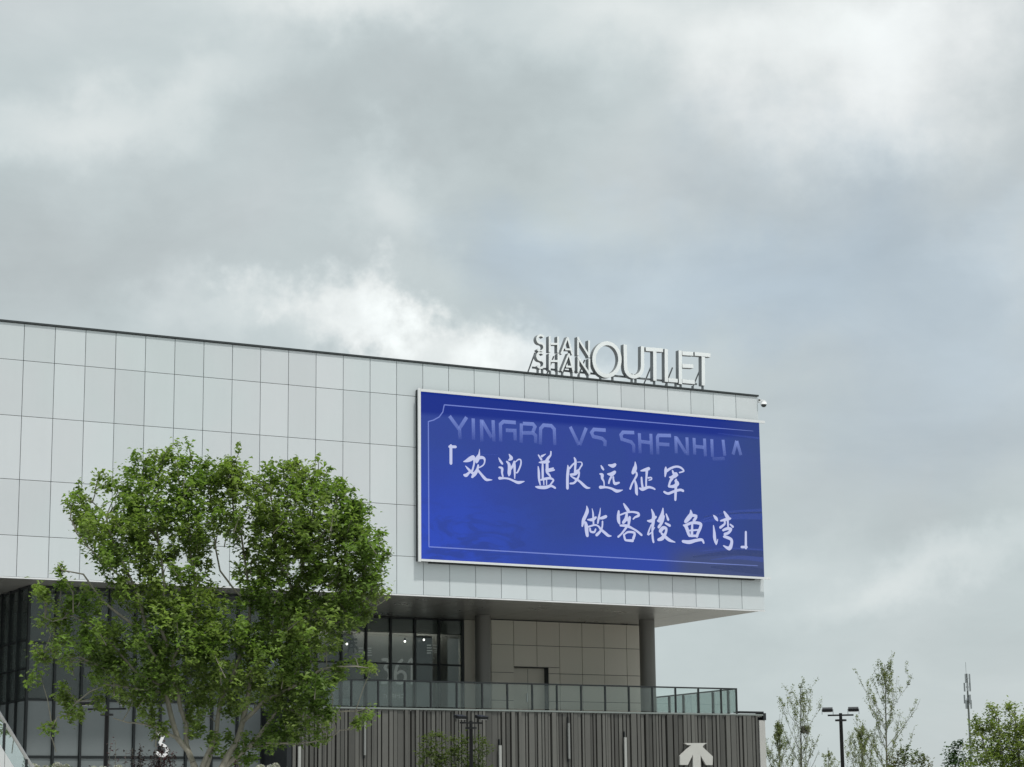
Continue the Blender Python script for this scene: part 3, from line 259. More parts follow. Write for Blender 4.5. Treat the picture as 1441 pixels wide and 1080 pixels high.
# facade cassette: painted aluminium, each cassette hangs a hair differently
def facade_mat(name, color, rough=0.42):
    m = bpy.data.materials.new(name); m.use_nodes = True
    t = m.node_tree; g = NG(t); bs = t.nodes['Principled BSDF']
    oi = g.n('ShaderNodeObjectInfo'); geo = g.n('ShaderNodeNewGeometry')
    val = g.m('ADD', g.m('MULTIPLY', g.m('SUBTRACT', oi.outputs['Random'], 0.5), 0.075), 1.0)
    stk = g.noise(g.v('MULTIPLY', geo.outputs['Position'], (2.5, 2.5, 0.18)), 1.3, 6, 0.65)
    val = g.m('MULTIPLY', val, g.m('ADD', g.m('MULTIPLY', g.m('SUBTRACT', stk, 0.5), 0.05), 1.0))
    big = g.noise(geo.outputs['Position'], 0.16, 3, 0.5)
    c = g.mixc(g.ss(big, 0.35, 0.65), (*color, 1), (color[0] * 1.03, color[1] * 0.99, color[2] * 1.0, 1))
    vs = g.v('SCALE', c); g.l(val, vs.node.inputs['Scale']); g.l(vs, bs.inputs['Base Color'])
    bs.inputs['Roughness'].default_value = rough; bs.inputs['Specular IOR Level'].default_value = 0.35
    wn = g.n('ShaderNodeTexWhiteNoise', noise_dimensions='1D'); g.l(oi.outputs['Random'], wn.inputs['W'])
    tilt = g.v('MULTIPLY', g.v('SUBTRACT', wn.outputs['Color'], (0.5, 0.5, 0.5)), (0.05, 0.0, 0.05))
    oil = g.v('MULTIPLY', g.v('SUBTRACT', g.noise(geo.outputs['Position'], 0.9, 2, 0.5, 'Color'), (0.5, 0.5, 0.5)), (0.03, 0.0, 0.03))
    nn = g.v('NORMALIZE', g.v('ADD', g.v('ADD', geo.outputs['Normal'], tilt), oil)); g.l(nn, bs.inputs['Normal'])
    return m
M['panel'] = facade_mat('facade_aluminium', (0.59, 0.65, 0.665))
M['inner_panel'] = facade_mat('inner_cladding', (0.56, 0.54, 0.46), 0.5)
M['joint'] = mat('joint_dark', (0.07, 0.073, 0.075), 0.9)
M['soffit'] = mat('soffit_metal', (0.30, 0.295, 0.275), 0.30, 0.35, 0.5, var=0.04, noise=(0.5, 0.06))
M['white_metal'] = mat('white_metal', (0.72, 0.74, 0.75), 0.35, 0.0, 0.5, noise=(3, 0.05))
M['sign_face'] = mat('sign_face', (0.84, 0.88, 0.89), 0.4, 0, 0.4, noise=(4, 0.04))
M['sign_side'] = mat('sign_side', (0.20, 0.22, 0.23), 0.5, 0.3)
M['dark_metal'] = mat('dark_metal', (0.018, 0.022, 0.024), 0.45, 0.2, 0.5, noise=(4, 0.2))
M['coping'] = mat('coping_metal', (0.05, 0.058, 0.06), 0.45, 0.4)
M['mullion'] = mat('mullion_metal', (0.012, 0.016, 0.017), 0.4, 0.3)
M['column'] = mat('column_paint', (0.17, 0.165, 0.15), 0.45, 0.2, 0.5, noise=(1.2, 0.08))
M['slat'] = mat('slat_metal', (0.104, 0.104, 0.095), 0.5, 0.15, 0.4, var=0.30, noise=(0.9, 0.12))
M['fascia'] = mat('fascia_metal', (0.24, 0.27, 0.255), 0.4, 0.3, noise=(2, 0.1))
M['podium_white'] = mat('podium_render', (0.42, 0.42, 0.40), 0.7, noise=(1.5, 0.12), bump=(20, 0.2))
M['spandrel'] = mat('frosted_spandrel', (0.15, 0.172, 0.175), 0.22, 0.0, 0.5, var=0.06, noise=(0.4, 0.1))
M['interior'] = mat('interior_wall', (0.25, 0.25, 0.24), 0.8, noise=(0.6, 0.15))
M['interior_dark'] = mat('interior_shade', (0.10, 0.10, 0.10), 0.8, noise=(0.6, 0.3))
M['black_panel'] = mat('black_panel', (0.008, 0.008, 0.009), 0.4)
M['deck'] = mat('deck_concrete', (0.28, 0.28, 0.27), 0.8, noise=(1, 0.1))
M['steel'] = mat('brushed_steel', (0.62, 0.62, 0.62), 0.32, 0.7, noise=(6, 0.08))
M['galv'] = mat('galvanised_steel', (0.30, 0.33, 0.35), 0.5, 0.3, noise=(0.5, 0.1))
M['roofing'] = mat('roof_membrane', (0.33, 0.33, 0.33), 0.9, noise=(0.4, 0.1))
M['bark'] = mat('pale_bark', (0.26, 0.245, 0.20), 0.85, 0, 0.3, noise=(7, 0.45), bump=(35, 0.6))
M['dark_bark'] = mat('dark_bark', (0.15, 0.15, 0.125), 0.9, 0, 0.3, noise=(7, 0.4))
def glass_mat(name, tint, refl=1.0, rough=0.0, dirt=0.0):
    m = bpy.data.materials.new(name); m.use_nodes = True
    t = m.node_tree; t.nodes.clear(); g = NG(t)
    tr = g.n('ShaderNodeBsdfTransparent'); tr.inputs[0].default_value = (*tint, 1)
    gl = g.n('ShaderNodeBsdfGlossy'); gl.inputs[0].default_value = (0.9, 0.97, 0.96, 1); gl.inputs['Roughness'].default_value = rough
    fr = g.n('ShaderNodeFresnel'); fr.inputs[0].default_value = 1.5
    mx = g.n('ShaderNodeMixShader'); g.l(g.m('MULTIPLY', fr.outputs[0], refl, clamp=True), mx.inputs[0]); g.l(tr.outputs[0], mx.inputs[1]); g.l(gl.outputs[0], mx.inputs[2])
    out = mx.outputs[0]
    if dirt:
        df = g.n('ShaderNodeBsdfDiffuse'); df.inputs[0].default_value = (0.5, 0.56, 0.54, 1)
        m2 = g.n('ShaderNodeMixShader'); g.l(mx.outputs[0], m2.inputs[1]); g.l(df.outputs[0], m2.inputs[2])
        geo = g.n('ShaderNodeNewGeometry').outputs['Position']
        g.l(g.m('MULTIPLY', g.noise(geo, 0.8, 5, 0.6), 2 * dirt), m2.inputs[0]); out = m2.outputs[0]
    o = g.n('ShaderNodeOutputMaterial'); g.l(out, o.inputs[0])
    return m
M['glass'] = glass_mat('window_glass', (0.72, 0.75, 0.73), 1.1, 0.0, 0.035)
M['rail_glass'] = glass_mat('railing_glass', (0.93, 0.965, 0.955), 0.7, 0.0, 0.04)
def emit(name, color, strength=1.0, alpha=1.0, fade=None, base=0.02):
    """self-lit surface: display picture, lamps; fade=(z0,z1) dissolves it downwards"""
    m = bpy.data.materials.new(name); m.use_nodes = True
    t = m.node_tree; g = NG(t); bs = t.nodes['Principled BSDF']
    bs.inputs['Base Color'].default_value = (base, base, base, 1); bs.inputs['Roughness'].default_value = 0.6; bs.inputs['Specular IOR Level'].default_value = 0.2
    bs.inputs['Emission Color'].default_value = (*color, 1); bs.inputs['Emission Strength'].default_value = strength
    if fade or alpha < 1:
        tr = g.n('ShaderNodeBsdfTransparent'); mx = g.n('ShaderNodeMixShader')
        out = [n for n in t.nodes if n.type == 'OUTPUT_MATERIAL'][0]
        g.l(tr.outputs[0], mx.inputs[1]); g.l(bs.outputs[0], mx.inputs[2]); g.l(mx.outputs[0], out.inputs[0])
        if fade:
            sp = g.n('ShaderNodeSeparateXYZ'); g.l(g.n('ShaderNodeTexCoord').outputs['Object'], sp.inputs[0])
            g.l(g.m('MULTIPLY', g.m('DIVIDE', g.m('SUBTRACT', sp.outputs[2], fade[0]), fade[1] - fade[0], clamp=True), alpha), mx.inputs[0])
        else: mx.inputs[0].default_value = alpha
    return m
def leaf_mat(name, c1, c2, var=0.35, trans=0.45):
    m = bpy.data.materials.new(name); m.use_nodes = True
    t = m.node_tree; t.nodes.clear(); g = NG(t)
    at = g.n('ShaderNodeAttribute'); at.attribute_name = 'tint'
    geo = g.n('ShaderNodeNewGeometry')
    big = g.noise(geo.outputs['Position'], 1.1, 3, 0.5)
    c = g.mixc(g.ss(big, 0.38, 0.62), (*c1, 1), (*c2, 1))
    val = g.m('ADD', g.m('MULTIPLY', g.m('SUBTRACT', at.outputs['Fac'], 0.5), 2 * var), 1.0)
    vs = g.v('SCALE', c); g.l(val, vs.node.inputs['Scale'])
    df = g.n('ShaderNodeBsdfPrincipled'); g.l(vs, df.inputs['Base Color']); df.inputs['Roughness'].default_value = 0.5; df.inputs['Specular IOR Level'].default_value = 0.35
    tl = g.n('ShaderNodeBsdfTranslucent'); v2 = g.v('MULTIPLY', vs, (1.15, 1.35, 0.55)); g.l(v2, tl.inputs[0])
    mx = g.n('ShaderNodeMixShader'); mx.inputs[0].default_value = trans
    g.l(df.outputs[0], mx.inputs[1]); g.l(tl.outputs[0], mx.inputs[2])
    o = g.n('ShaderNodeOutputMaterial'); g.l(mx.outputs[0], o.inputs[0])
    return m
M['leaf'] = leaf_mat('spring_leaf', (0.128, 0.198, 0.050), (0.195, 0.255, 0.082), var=0.5, trans=0.5)
M['leaf_fresh'] = leaf_mat('fresh_leaf', (0.135, 0.185, 0.045), (0.19, 0.23, 0.07))
M['leaf_dark'] = leaf_mat('dark_leaf', (0.03, 0.065, 0.022), (0.045, 0.085, 0.03))
M['leaf_olive'] = leaf_mat('olive_leaf', (0.06, 0.085, 0.025), (0.085, 0.11, 0.035))
M['leaf_brown'] = leaf_mat('bronze_leaf', (0.09, 0.085, 0.03), (0.07, 0.10, 0.03))
M['bud'] = leaf_mat('bud_leaf', (0.19, 0.21, 0.10), (0.14, 0.165, 0.08), trans=0.5)
M['leaf_red'] = leaf_mat('red_leaf', (0.055, 0.018, 0.022), (0.03, 0.02, 0.025), trans=0.25)
M['petal'] = leaf_mat('white_petal', (0.42, 0.41, 0.41), (0.36, 0.355, 0.37), var=0.15, trans=0.3)

# ================================================================= SETTING
def ground_material(name, c, scale, tiles=False):
    m = bpy.data.materials.new(name); m.use_nodes = True
    t = m.node_tree; g = NG(t); bs = t.nodes['Principled BSDF']; bs.inputs['Roughness'].default_value = 0.85
    geo = g.n('ShaderNodeNewGeometry').outputs['Position']
    val = g.m('ADD', g.m('MULTIPLY', g.m('SUBTRACT', g.noise(geo, scale, 8, 0.6), 0.5), 0.5), 1.0)
    if tiles:
        br = g.n('ShaderNodeTexBrick'); g.l(geo, br.inputs['Vector']); br.inputs['Scale'].default_value = 1.0
        br.inputs['Brick Width'].default_value = 0.9; br.inputs['Row Height'].default_value = 0.45; br.inputs['Mortar Size'].default_value = 0.008
        br.inputs['Color1'].default_value = (1, 1, 1, 1); br.inputs['Color2'].default_value = (0.88, 0.88, 0.88, 1); br.inputs['Mortar'].default_value = (0.45, 0.45, 0.45, 1)
        c0 = g.mixc(1.0, (*c, 1), br.outputs[0], 'MULTIPLY')
    else: c0 = (*c, 1)
    vs = g.v('SCALE', c0[:3] if isinstance(c0, tuple) else c0); g.l(val, vs.node.inputs['Scale']); g.l(vs, bs.inputs['Base Color'])
    return m
o = MB(); o.v = [(-1500, -1500, 0), (1500, -1500, 0), (1500, 1500, 0), (-1500, 1500, 0)]; o.f = [(0, 1, 2, 3)]
tag(o.build('ground', ground_material('ground_soil', (0.12, 0.125, 0.085), 0.3)), kind='structure')
o = MB(); o.v = [(-120, -130, 0.004), (60, -130, 0.004), (60, 60, 0.004), (-120, 60, 0.004)]; o.f = [(0, 1, 2, 3)]
tag(o.build('plaza_paving', ground_material('plaza_stone', (0.37, 0.37, 0.36), 0.5, True)), kind='structure')

ZT, ZB, ZD, ZR = 20.615, 10.96, 6.425, 7.52
P = 1.2
# ================================================================= BUILDING
bld = empty('shopping_mall', (-21.6, 12, 0), label='long pale grey mall block clad in square metal panels and overhanging a glazed terrace', cat='building')
MB().box(-43.2, -0.03, 0.05, 30, ZB + 0.10, ZT - 0.06).build('wall_core', M['joint'], bld)
MB().box(-0.028, 0.0, 0.05, 30, ZB + 0.02, ZT - 0.06).build('side_wall', M['white_metal'], bld)
MB().box(-43.1, -0.1, 0.35, 29.9, ZT - 0.055, ZT - 0.03).build('roof', M['roofing'], bld)
MB().box(-43.25, 0.03, -0.05, 0.34, ZT - 0.025, ZT + 0.045).build('coping', M['coping'], bld)
MB().box(-43.2, 0.015, -0.012, 0.045, ZB - 0.035, ZB + 0.02).build('bottom_trim', M['white_metal'], bld)
rows = [ZB + 0.02, 12.52, 14.62, 17.03, 19.16, ZT - 0.03]
J = 0.019
L0 = LOC[bld.name]
for r in range(5):
    z0, z1 = rows[r], rows[r + 1]; h = z1 - z0 - J
    hw = (P - J) / 2; b = 0.008
    # cassette with a small folded edge
    vs = [(-hw, 0.03, -h / 2), (hw, 0.03, -h / 2), (hw, 0.03, h / 2), (-hw, 0.03, h / 2),
          (-hw, b, -h / 2), (hw, b, -h / 2), (hw, b, h / 2), (-hw, b, h / 2),
          (-hw + b, 0, -h / 2 + b), (hw - b, 0, -h / 2 + b), (hw - b, 0, h / 2 - b), (-hw + b, 0, h / 2 - b)]
    fs = [(8, 9, 10, 11)]
    for k in range(4):
        k2 = (k + 1) % 4
        fs += [(4 + k, 4 + k2, 8 + k2, 8 + k), (k, k2, 4 + k2, 4 + k)]
    me = mesh('facade_panel', vs, fs, M['panel'])
    for c in range(36):
        link('facade_panel', me, bld, Vector((-P * (c + 0.5), 0, (z0 + z1) / 2)) - L0)
# soffit: long metal sheets
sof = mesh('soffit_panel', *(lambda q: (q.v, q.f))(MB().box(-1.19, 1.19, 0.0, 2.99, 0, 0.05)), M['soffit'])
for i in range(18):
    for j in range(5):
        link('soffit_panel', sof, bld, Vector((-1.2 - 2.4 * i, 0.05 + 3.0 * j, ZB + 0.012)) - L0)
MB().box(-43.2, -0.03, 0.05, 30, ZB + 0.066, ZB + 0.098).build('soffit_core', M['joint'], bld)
# lower back wall behind the terrace, panelled
wy = 8.0
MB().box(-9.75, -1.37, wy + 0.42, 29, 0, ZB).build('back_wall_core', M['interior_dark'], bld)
MB().box(-9.75, -8.27, wy + 0.05, wy + 0.41, ZD, ZB).box(-6.47, -1.37, wy + 0.05, wy + 0.41, ZD, ZB).box(-8.26, -6.48, wy + 0.05, wy + 0.41, 8.84, ZB).build('back_wall_backing', M['joint'], bld)
xs = [-9.75, -9.42, -8.27, -7.07, -5.88, -4.68, -3.49, -2.27, -1.35]
zs = [ZD, 7.33, 8.58, 9.83, ZB - 0.02]
for i in range(len(xs) - 1):
    for j in range(len(zs) - 1):
        x0, x1, z0, z1 = xs[i] + 0.012, xs[i + 1] - 0.012, zs[j] + 0.012, zs[j + 1] - 0.012
        if i in (2, 3) and j < 2:
            if i == 2: continue
            x0 = -6.46
        if i in (2, 3) and j == 2:
            if i == 3: MB().box(-6.46, x1, wy, wy + 0.045, z0, 8.848).build('wall_panel', M['inner_panel'], bld)
            z0 = 8.872
        if x1 - x0 < 0.05: continue
        MB().box(x0, x1, wy, wy + 0.045, z0, z1).build('wall_panel', M['inner_panel'], bld)
MB().box(-8.262, -6.478, wy + 0.415, wy + 0.42 - 0.002, ZD, 8.86).build('door_recess', M['inner_panel'], bld)
d = MB().box(-8.24, -6.50, wy + 0.36, wy + 0.41, ZD, 8.80).build('door', M['inner_panel'], bld)
MB().box(-7.375, -7.360, wy + 0.352, wy + 0.359, ZD, 8.80).build('door_gap', M['joint'], d)
MB().box(-7.45, -7.42, wy + 0.29, wy + 0.352, 7.3, 7.7).build('handle', M['steel'], d)
# pier at the end of the glazing
MB().box(-10.42, -9.86, 8.72, 9.3, ZD, ZB).build('pier', M['inner_panel'], bld)
# round columns
for (cx, cy, r) in ((-2.58, 5.70, 0.36), (-10.55, 6.68, 0.35)):
    c = MB().tube([(cx, cy, ZD), (cx, cy, ZB)], r, 28, False).build('column', M['column'], bld, True)
    MB().tube([(cx, cy, ZD + 0.001), (cx, cy, ZD + 0.12)], r + 0.04, 28).build('column_base', M['coping'], c, False)
# ---- glazing B behind the terrace
GY = 8.8
MB().box(-21.7, -10.45, GY + 0.02, GY + 0.6, 10.32, ZB).build('bulkhead', M['interior'], bld)
for k in range(10):
    x = -10.5 - 1.2 * k
    MB().box(x - 0.045, x + 0.045, GY - 0.12, GY + 0.06, ZD, ZB).build('mullion', M['mullion'], bld)
for z in (8.9, 6.47, ZB - 0.04):
    MB().box(-21.7, -10.46, GY - 0.07, GY + 0.05, z - 0.04, z + 0.035).build('transom', M['mullion'], bld)
for k in range(9):
    x = -10.5 - 1.2 * k
    for z0, z1 in ((6.51, 8.855), (8.94, 10.88)):
        MB().box(x - 1.15, x - 0.05, GY - 0.01, GY + 0.01, z0, z1).build('window_pane', M['glass'], bld)
MB().box(-21.7, -9.8, 10.0, 10.1, ZD, ZB).build('shop_back_wall', M['interior'], bld)
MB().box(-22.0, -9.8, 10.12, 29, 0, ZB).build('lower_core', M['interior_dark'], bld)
# ---- glazed block A, double height, close to the front
AY = 2.4; AX0 = -32.38; pit = 1.063
for k in range(11):
    x = AX0 + pit * k
    MB().box(x - 0.045, x + 0.045, AY - 0.12, AY + 0.06, 0, ZB).build('mullion', M['mullion'], bld)
for z in (8.79, 6.65, 4.50, 2.3, 0.1):
    MB().box(AX0, -21.75, AY - 0.06, AY + 0.05, z - 0.045, z + 0.045).build('transom', M['mullion'], bld)
MB().box(AX0, -21.75, AY - 0.08, AY + 0.05, ZB - 0.10, ZB).build('head_rail', M['mullion'], bld)
for k in range(10):
    x0 = AX0 + pit * k + 0.05; x1 = x0 + pit - 0.1
    for z0, z1 in ((8.84, ZB - 0.1), (6.70, 8.74)):
        MB().box(x0, x1, AY - 0.01, AY + 0.01, z0, z1).build('window_pane', M['glass'], bld)
    for z0, z1 in ((4.55, 6.60), (2.35, 4.45), (0.15, 2.25)):
        MB().box(x0, x1, AY - 0.02, AY + 0.02, z0, z1).build('spandrel_panel', M['spandrel'], bld)
RX = AX0
for k in range(9):
    y = AY + 1.16 * (k + 1)
    MB().box(RX - 0.10, RX + 0.06, y - 0.05, y + 0.05, 0, ZB).build('mullion', M['mullion'], bld)
    for z0, z1 in ((7.87, ZB - 0.1), (6.70, 7.78), (4.55, 6.60), (0.15, 4.45)):
        m_ = M['glass'] if z0 > 6 else M['spandrel']
        MB().box(RX - 0.01, RX + 0.01, y - 1.10, y - 0.06, z0, z1).build('window_pane', m_, bld)
for z in (8.9, 7.82, 6.65, 4.5, ZB - 0.05):
    MB().box(RX - 0.05, RX + 0.04, AY + 0.07, 12.8, z - 0.04, z + 0.04).build('transom', M['mullion'], bld)
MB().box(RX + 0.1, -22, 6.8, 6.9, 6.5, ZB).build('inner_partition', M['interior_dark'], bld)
MB().box(RX + 0.1, -21.8, AY + 0.1, 12, 6.35, 6.55).build('floor_slab', M['interior'], bld)
# recessed glazing left of block A
for k in range(10):
    x = RX - 1.2 * (k + 1)
    MB().box(x - 0.045, x + 0.045, 12.8, 12.95, 0, ZB).build('mullion', M['mullion'], bld)
    MB().box(x + 0.05, x + 1.15, 12.88, 12.90, 0, ZB).build('window_pane', M['spandrel'], bld)
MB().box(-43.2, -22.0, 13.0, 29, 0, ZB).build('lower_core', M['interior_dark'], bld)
# ---- podium under the terrace, fins
PX0 = -22.55
pod = MB().box(PX0 - 0.2, -0.30, 0.14, 7.9, 0, ZD - 0.12).build('podium_core', M['dark_metal'], bld)
MB().box(PX0 - 0.2, -0.30, 0.0, 8.0, ZD - 0.115, ZD - 0.005).build('terrace_slab', M['deck'], bld)
MB().box(PX0 - 0.2, -0.32, -0.10, -0.005, ZD - 0.06, ZD + 0.005).build('fascia', M['fascia'], bld)
MB().box(-1.5, -0.22, 0.03, 0.5, ZD + 0.06, ZD + 0.13).box(-0.34, -0.20, -0.11, 0.5, ZD - 0.25, ZD + 0.055).build('edge_beam', M['dark_metal'], bld)
MB().box(-0.56, -0.25, -0.09, 0.13, 0, ZD - 0.26).build('corner_pier', M['podium_white'], bld)
MB().box(PX0 - 0.22, PX0 - 0.02, -0.10, 2.3, 0, ZD - 0.07).build('end_jamb', M['dark_metal'], bld)
rnd = random.Random(11)
x = PX0 + 0.03
while x < -0.66:
    w = rnd.choice([0.08, 0.10, 0.12, 0.14, 0.16, 0.20, 0.26, 0.13]); w = min(w, -0.60 - x)
    dpt = rnd.choice([0.05, 0.08, 0.11])
    MB().box(x, x + w, -dpt + 0.02, 0.135, 0.02, ZD - 0.07).build('slat', M['slat'], bld)
    x += w + rnd.choice([0.03, 0.04, 0.05, 0.07])

# ================================================================= TERRACE RAILING
rail = empty('terrace_railing', (-12, 0.05, ZD), label='glass terrace railing with black posts along the edge above the dark slats', cat='railing')
MB().box(-21.9, -1.58, 0.03, 0.09, ZR - 0.04, ZR + 0.02).build('handrail', M['dark_metal'], rail)
MB().box(-1.66, -1.58, 0.095, 7.6, ZR - 0.04, ZR + 0.02).build('handrail', M['dark_metal'], rail)
px = [-1.62] + [-2.42 - 1.17 * k for k in range(17)]
for i, x in enumerate(px):
    MB().box(x - 0.03, x + 0.03, 0.02, 0.10, ZD, ZR - 0.045).build('post', M['dark_metal'], rail)
    if i: MB().box(x + 0.04, px[i - 1] - 0.04, 0.052, 0.066, ZD + 0.06, ZR - 0.05).build('glass_panel', M['rail_glass'], rail)
ys = [0.69, 1.89, 3.08, 4.28, 5.46, 6.65]
for i, y in enumerate(ys):
    MB().box(-1.66, -1.58, y - 0.04, y + 0.04, ZD, ZR - 0.045).build('post', M['dark_metal'], rail)
    MB().box(-1.627, -1.613, (ys[i - 1] if i else 0.1) + 0.05, y - 0.05, ZD + 0.06, ZR - 0.05).build('glass_panel', M['rail_glass'], rail)

# ================================================================= LED DISPLAY
def smooth_pts(pts, n=4):
    if len(pts) < 3: return pts
    out = []
    for i in range(len(pts) - 1):
        p = [pts[max(i - 1, 0)], pts[i], pts[i + 1], pts[min(i + 2, len(pts) - 1)]]
        for k in range(n):
            t = k / n
            out.append([0.5 * ((2 * p[1][j]) + (-p[0][j] + p[2][j]) * t + (2 * p[0][j] - 5 * p[1][j] + 4 * p[2][j] - p[3][j]) * t * t + (-p[0][j] + 3 * p[1][j] - 3 * p[2][j] + p[3][j]) * t ** 3) for j in range(3)])
    out.append(list(pts[-1])); return out
def edges_of(pts, closed=False):
    """left/right outline of a stroke with mitred joints"""
    n = len(pts); L = []; Rr = []
    for i in range(n):
        a = pts[i - 1] if i else (pts[-2] if closed else None); b = pts[i + 1] if i < n - 1 else (pts[1] if closed else None)
        ds = []
        if a is not None: ds.append(Vector((pts[i][0] - a[0], pts[i][1] - a[1])).normalized())
        if b is not None: ds.append(Vector((b[0] - pts[i][0], b[1] - pts[i][1])).normalized())
        d = sum(ds, Vector((0, 0)))
        if d.length < 1e-6: d = ds[0]
        d.normalize(); k = 1 / max(0.6, d.dot(ds[0]))
        nx, nz = -d.y, d.x; w = max(pts[i][2], 0.008) / 2 * k
        L.append((pts[i][0] + nx * w, pts[i][1] + nz * w)); Rr.append((pts[i][0] - nx * w, pts[i][1] - nz * w))
    return L, Rr
def flat_strokes(strokes, y, round_caps=True, sm=True, dy=0.0012):
    q = MB()
    for k, st_ in enumerate(strokes):
        pts = smooth_pts(st_) if sm else [list(p) for p in st_]
        if round_caps:
            for end in (0, -1):
                a = pts[end]; b = pts[1 if end == 0 else -2]
                if a[2] > 0.05:
                    d = Vector((a[0] - b[0], a[1] - b[1])).normalized() * a[2] * 0.42
                    e = [a[0] + d.x, a[1] + d.y, a[2] * 0.45]
                    if end == 0: pts.insert(0, e)
                    else: pts.append(e)
        L, Rr = edges_of(pts); yy = y - dy * k
        b = len(q.v)
        for l, r in zip(L, Rr): q.v += [(l[0], yy, l[1]), (r[0], yy, r[1])]
        for i in range(len(pts) - 1):
            q.f.append((b + 2 * i, b + 2 * i + 1, b + 2 * i + 3, b + 2 * i + 2))
    return q
led = empty('led_billboard', (-8.6, -0.12, 12.3), label='wide blue LED display screen with white Chinese characters on the upper facade', cat='billboard')
YD = -0.27
MB().box(-17.14, -0.16, -0.245, -0.015, 12.33, 19.42).build('housing', M['dark_metal'], led)
MB().box(-17.17, -17.05, -0.31, -0.25, 12.30, 19.46).build('frame', M['white_metal'], led)
MB().box(-17.045, 0.13, -0.31, -0.25, 19.33, 19.44).build('frame', M['white_metal'], led)
MB().box(-17.045, 0.16, -0.31, -0.25, 12.32, 12.41).build('frame', M['white_metal'], led)
def display_material():
    m = bpy.data.materials.new('display_picture'); m.use_nodes = True
    t = m.node_tree; g = NG(t); bs = t.nodes['Principled BSDF']
    bs.inputs['Base Color'].default_value = (0.010, 0.010, 0.012, 1); bs.inputs['Roughness'].default_value = 0.6; bs.inputs['Specular IOR Level'].default_value = 0.12
    oc = g.n('ShaderNodeTexCoord').outputs['Object']
    sp = g.n('ShaderNodeSeparateXYZ'); g.l(oc, sp.inputs[0])
    u = g.m('ADD', sp.outputs[0], 8.45); v = g.m('SUBTRACT', sp.outputs[2], 0.12)      # 0..16.9 , 0..6.9
    wob = g.noise(oc, 0.35, 3, 0.5)
    c = g.mixc(g.ss(u, 0, 16, 0, 1), (0.016, 0.038, 0.205, 1), (0.015, 0.037, 0.185, 1))
    c = g.mixc(g.ss(wob, 0.42, 0.62, 0, 0.5), c, (0.016, 0.033, 0.21, 1))
    # bright glow lower left with a curved edge
    d = g.v('LENGTH', g.v('MULTIPLY', g.v('SUBTRACT', oc, (-7.9, 0, 0.9)), (1 / 4.6, 0, 1 / 3.2)))
    c = g.mixc(g.ss(g.m('ADD', d, g.m('MULTIPLY', wob, 0.8)), 1.75, 0.55, 0, 0.75), c, (0.014, 0.046, 0.36, 1))
    d = g.v('LENGTH', g.v('MULTIPLY', g.v('SUBTRACT', oc, (1.2, 0, 0.4)), (1 / 4.2, 0, 1 / 1.2)))
    c = g.mixc(g.ss(d, 1.3, 0.2, 0, 0.5), c, (0.014, 0.040, 0.29, 1))
    sw_ = g.noise(g.v('MULTIPLY', oc, (0.35, 1, 0.9)), 1.1, 5, 0.6, dist=1.6)
    lowl = g.m('MULTIPLY', g.ss(u, 9.0, 3.0), g.ss(v, 3.6, 0.8))
    c = g.mixc(g.m('MULTIPLY', g.m('MULTIPLY', g.ss(sw_, 0.46, 0.60), lowl), 0.55), c, (0.013, 0.030, 0.16, 1))
    # deep blue band along the top, its lower edge rises to the right
    edge = g.m('SUBTRACT', v, g.m('ADD', 6.0, g.m('MULTIPLY', u, 0.012)))
    c = g.mixc(g.ss(edge, -0.15, 0.12), c, (0.001, 0.014, 0.165, 1))
    # dull right edge
    c = g.mixc(g.ss(u, 14.3, 16.8, 0, 0.55), c, (0.018, 0.036, 0.125, 1))
    c = g.mixc(g.m('MULTIPLY', g.ss(u, 11.2, 13.2), g.ss(v, 1.5, 0.5), 0), c, (0.032, 0.048, 0.130, 1))
    # fine module grain
    wn = g.noise(g.v('MULTIPLY', oc, (1, 1, 1)), 26, 2, 0.5)
    vs = g.v('SCALE', c); g.l(g.ss(wn, 0.2, 0.8, 0.93, 1.07), vs.node.inputs['Scale'])
    g.l(vs, bs.inputs['Emission Color']); bs.inputs['Emission Strength'].default_value = 1.0
    return m
disp = MB().box(-17.04, -0.16, YD, -0.247, 12.415, 19.325).build('display', display_material(), led)
text_m = emit('display_text', (0.36, 0.39, 0.56), 1.0)
line_m = emit('display_line', (0.15, 0.20, 0.50), 1.0, 0.7)
swoosh_m = emit('display_swoosh', (0.04, 0.07, 0.32), 1.0, 0.28)
dark_m = emit('display_dark', (0.014, 0.026, 0.085), 1.0, 0.45)
title_m = emit('display_title', (0.13, 0.18, 0.44), 1.0, 0.85, fade=(17.34 - 12.3, 18.5 - 12.3))
for ch in CH: flat_strokes(ch, YD - 0.012).build('character', text_m, disp)
for a_, b_ in ((0, 3), (3, 4), (4, 7), (7, 9), (9, 12), (12, 13), (13, 15), (15, 16), (16, 17), (17, 20), (20, 22), (22, 25), (25, 28), (28, 31), (31, 33)):
    flat_strokes([[[p[0], p[1], 0.155] for p in s] for s in TITLE[a_:b_]], YD - 0.004, False, False, 0.0002).build('title_letter', title_m, disp)
flat_strokes(LINE, YD - 0.010, False, False, 0.0004).build('border_line', line_m, disp)
for k, s_ in enumerate(SW): flat_strokes([s_], YD - 0.0031 - 0.0001 * k, False, True, 0.0).build('swoosh', swoosh_m, disp)
for k, s_ in enumerate(DARKS): flat_strokes([s_], YD - 0.002 - 0.0002 * k, False, True, 0.0).build('dark_band', dark_m, disp)
MB().box(-16.6, -0.6, -0.16, -0.02, 12.27, 12.325).build('cable_tray', M['dark_metal'], led)

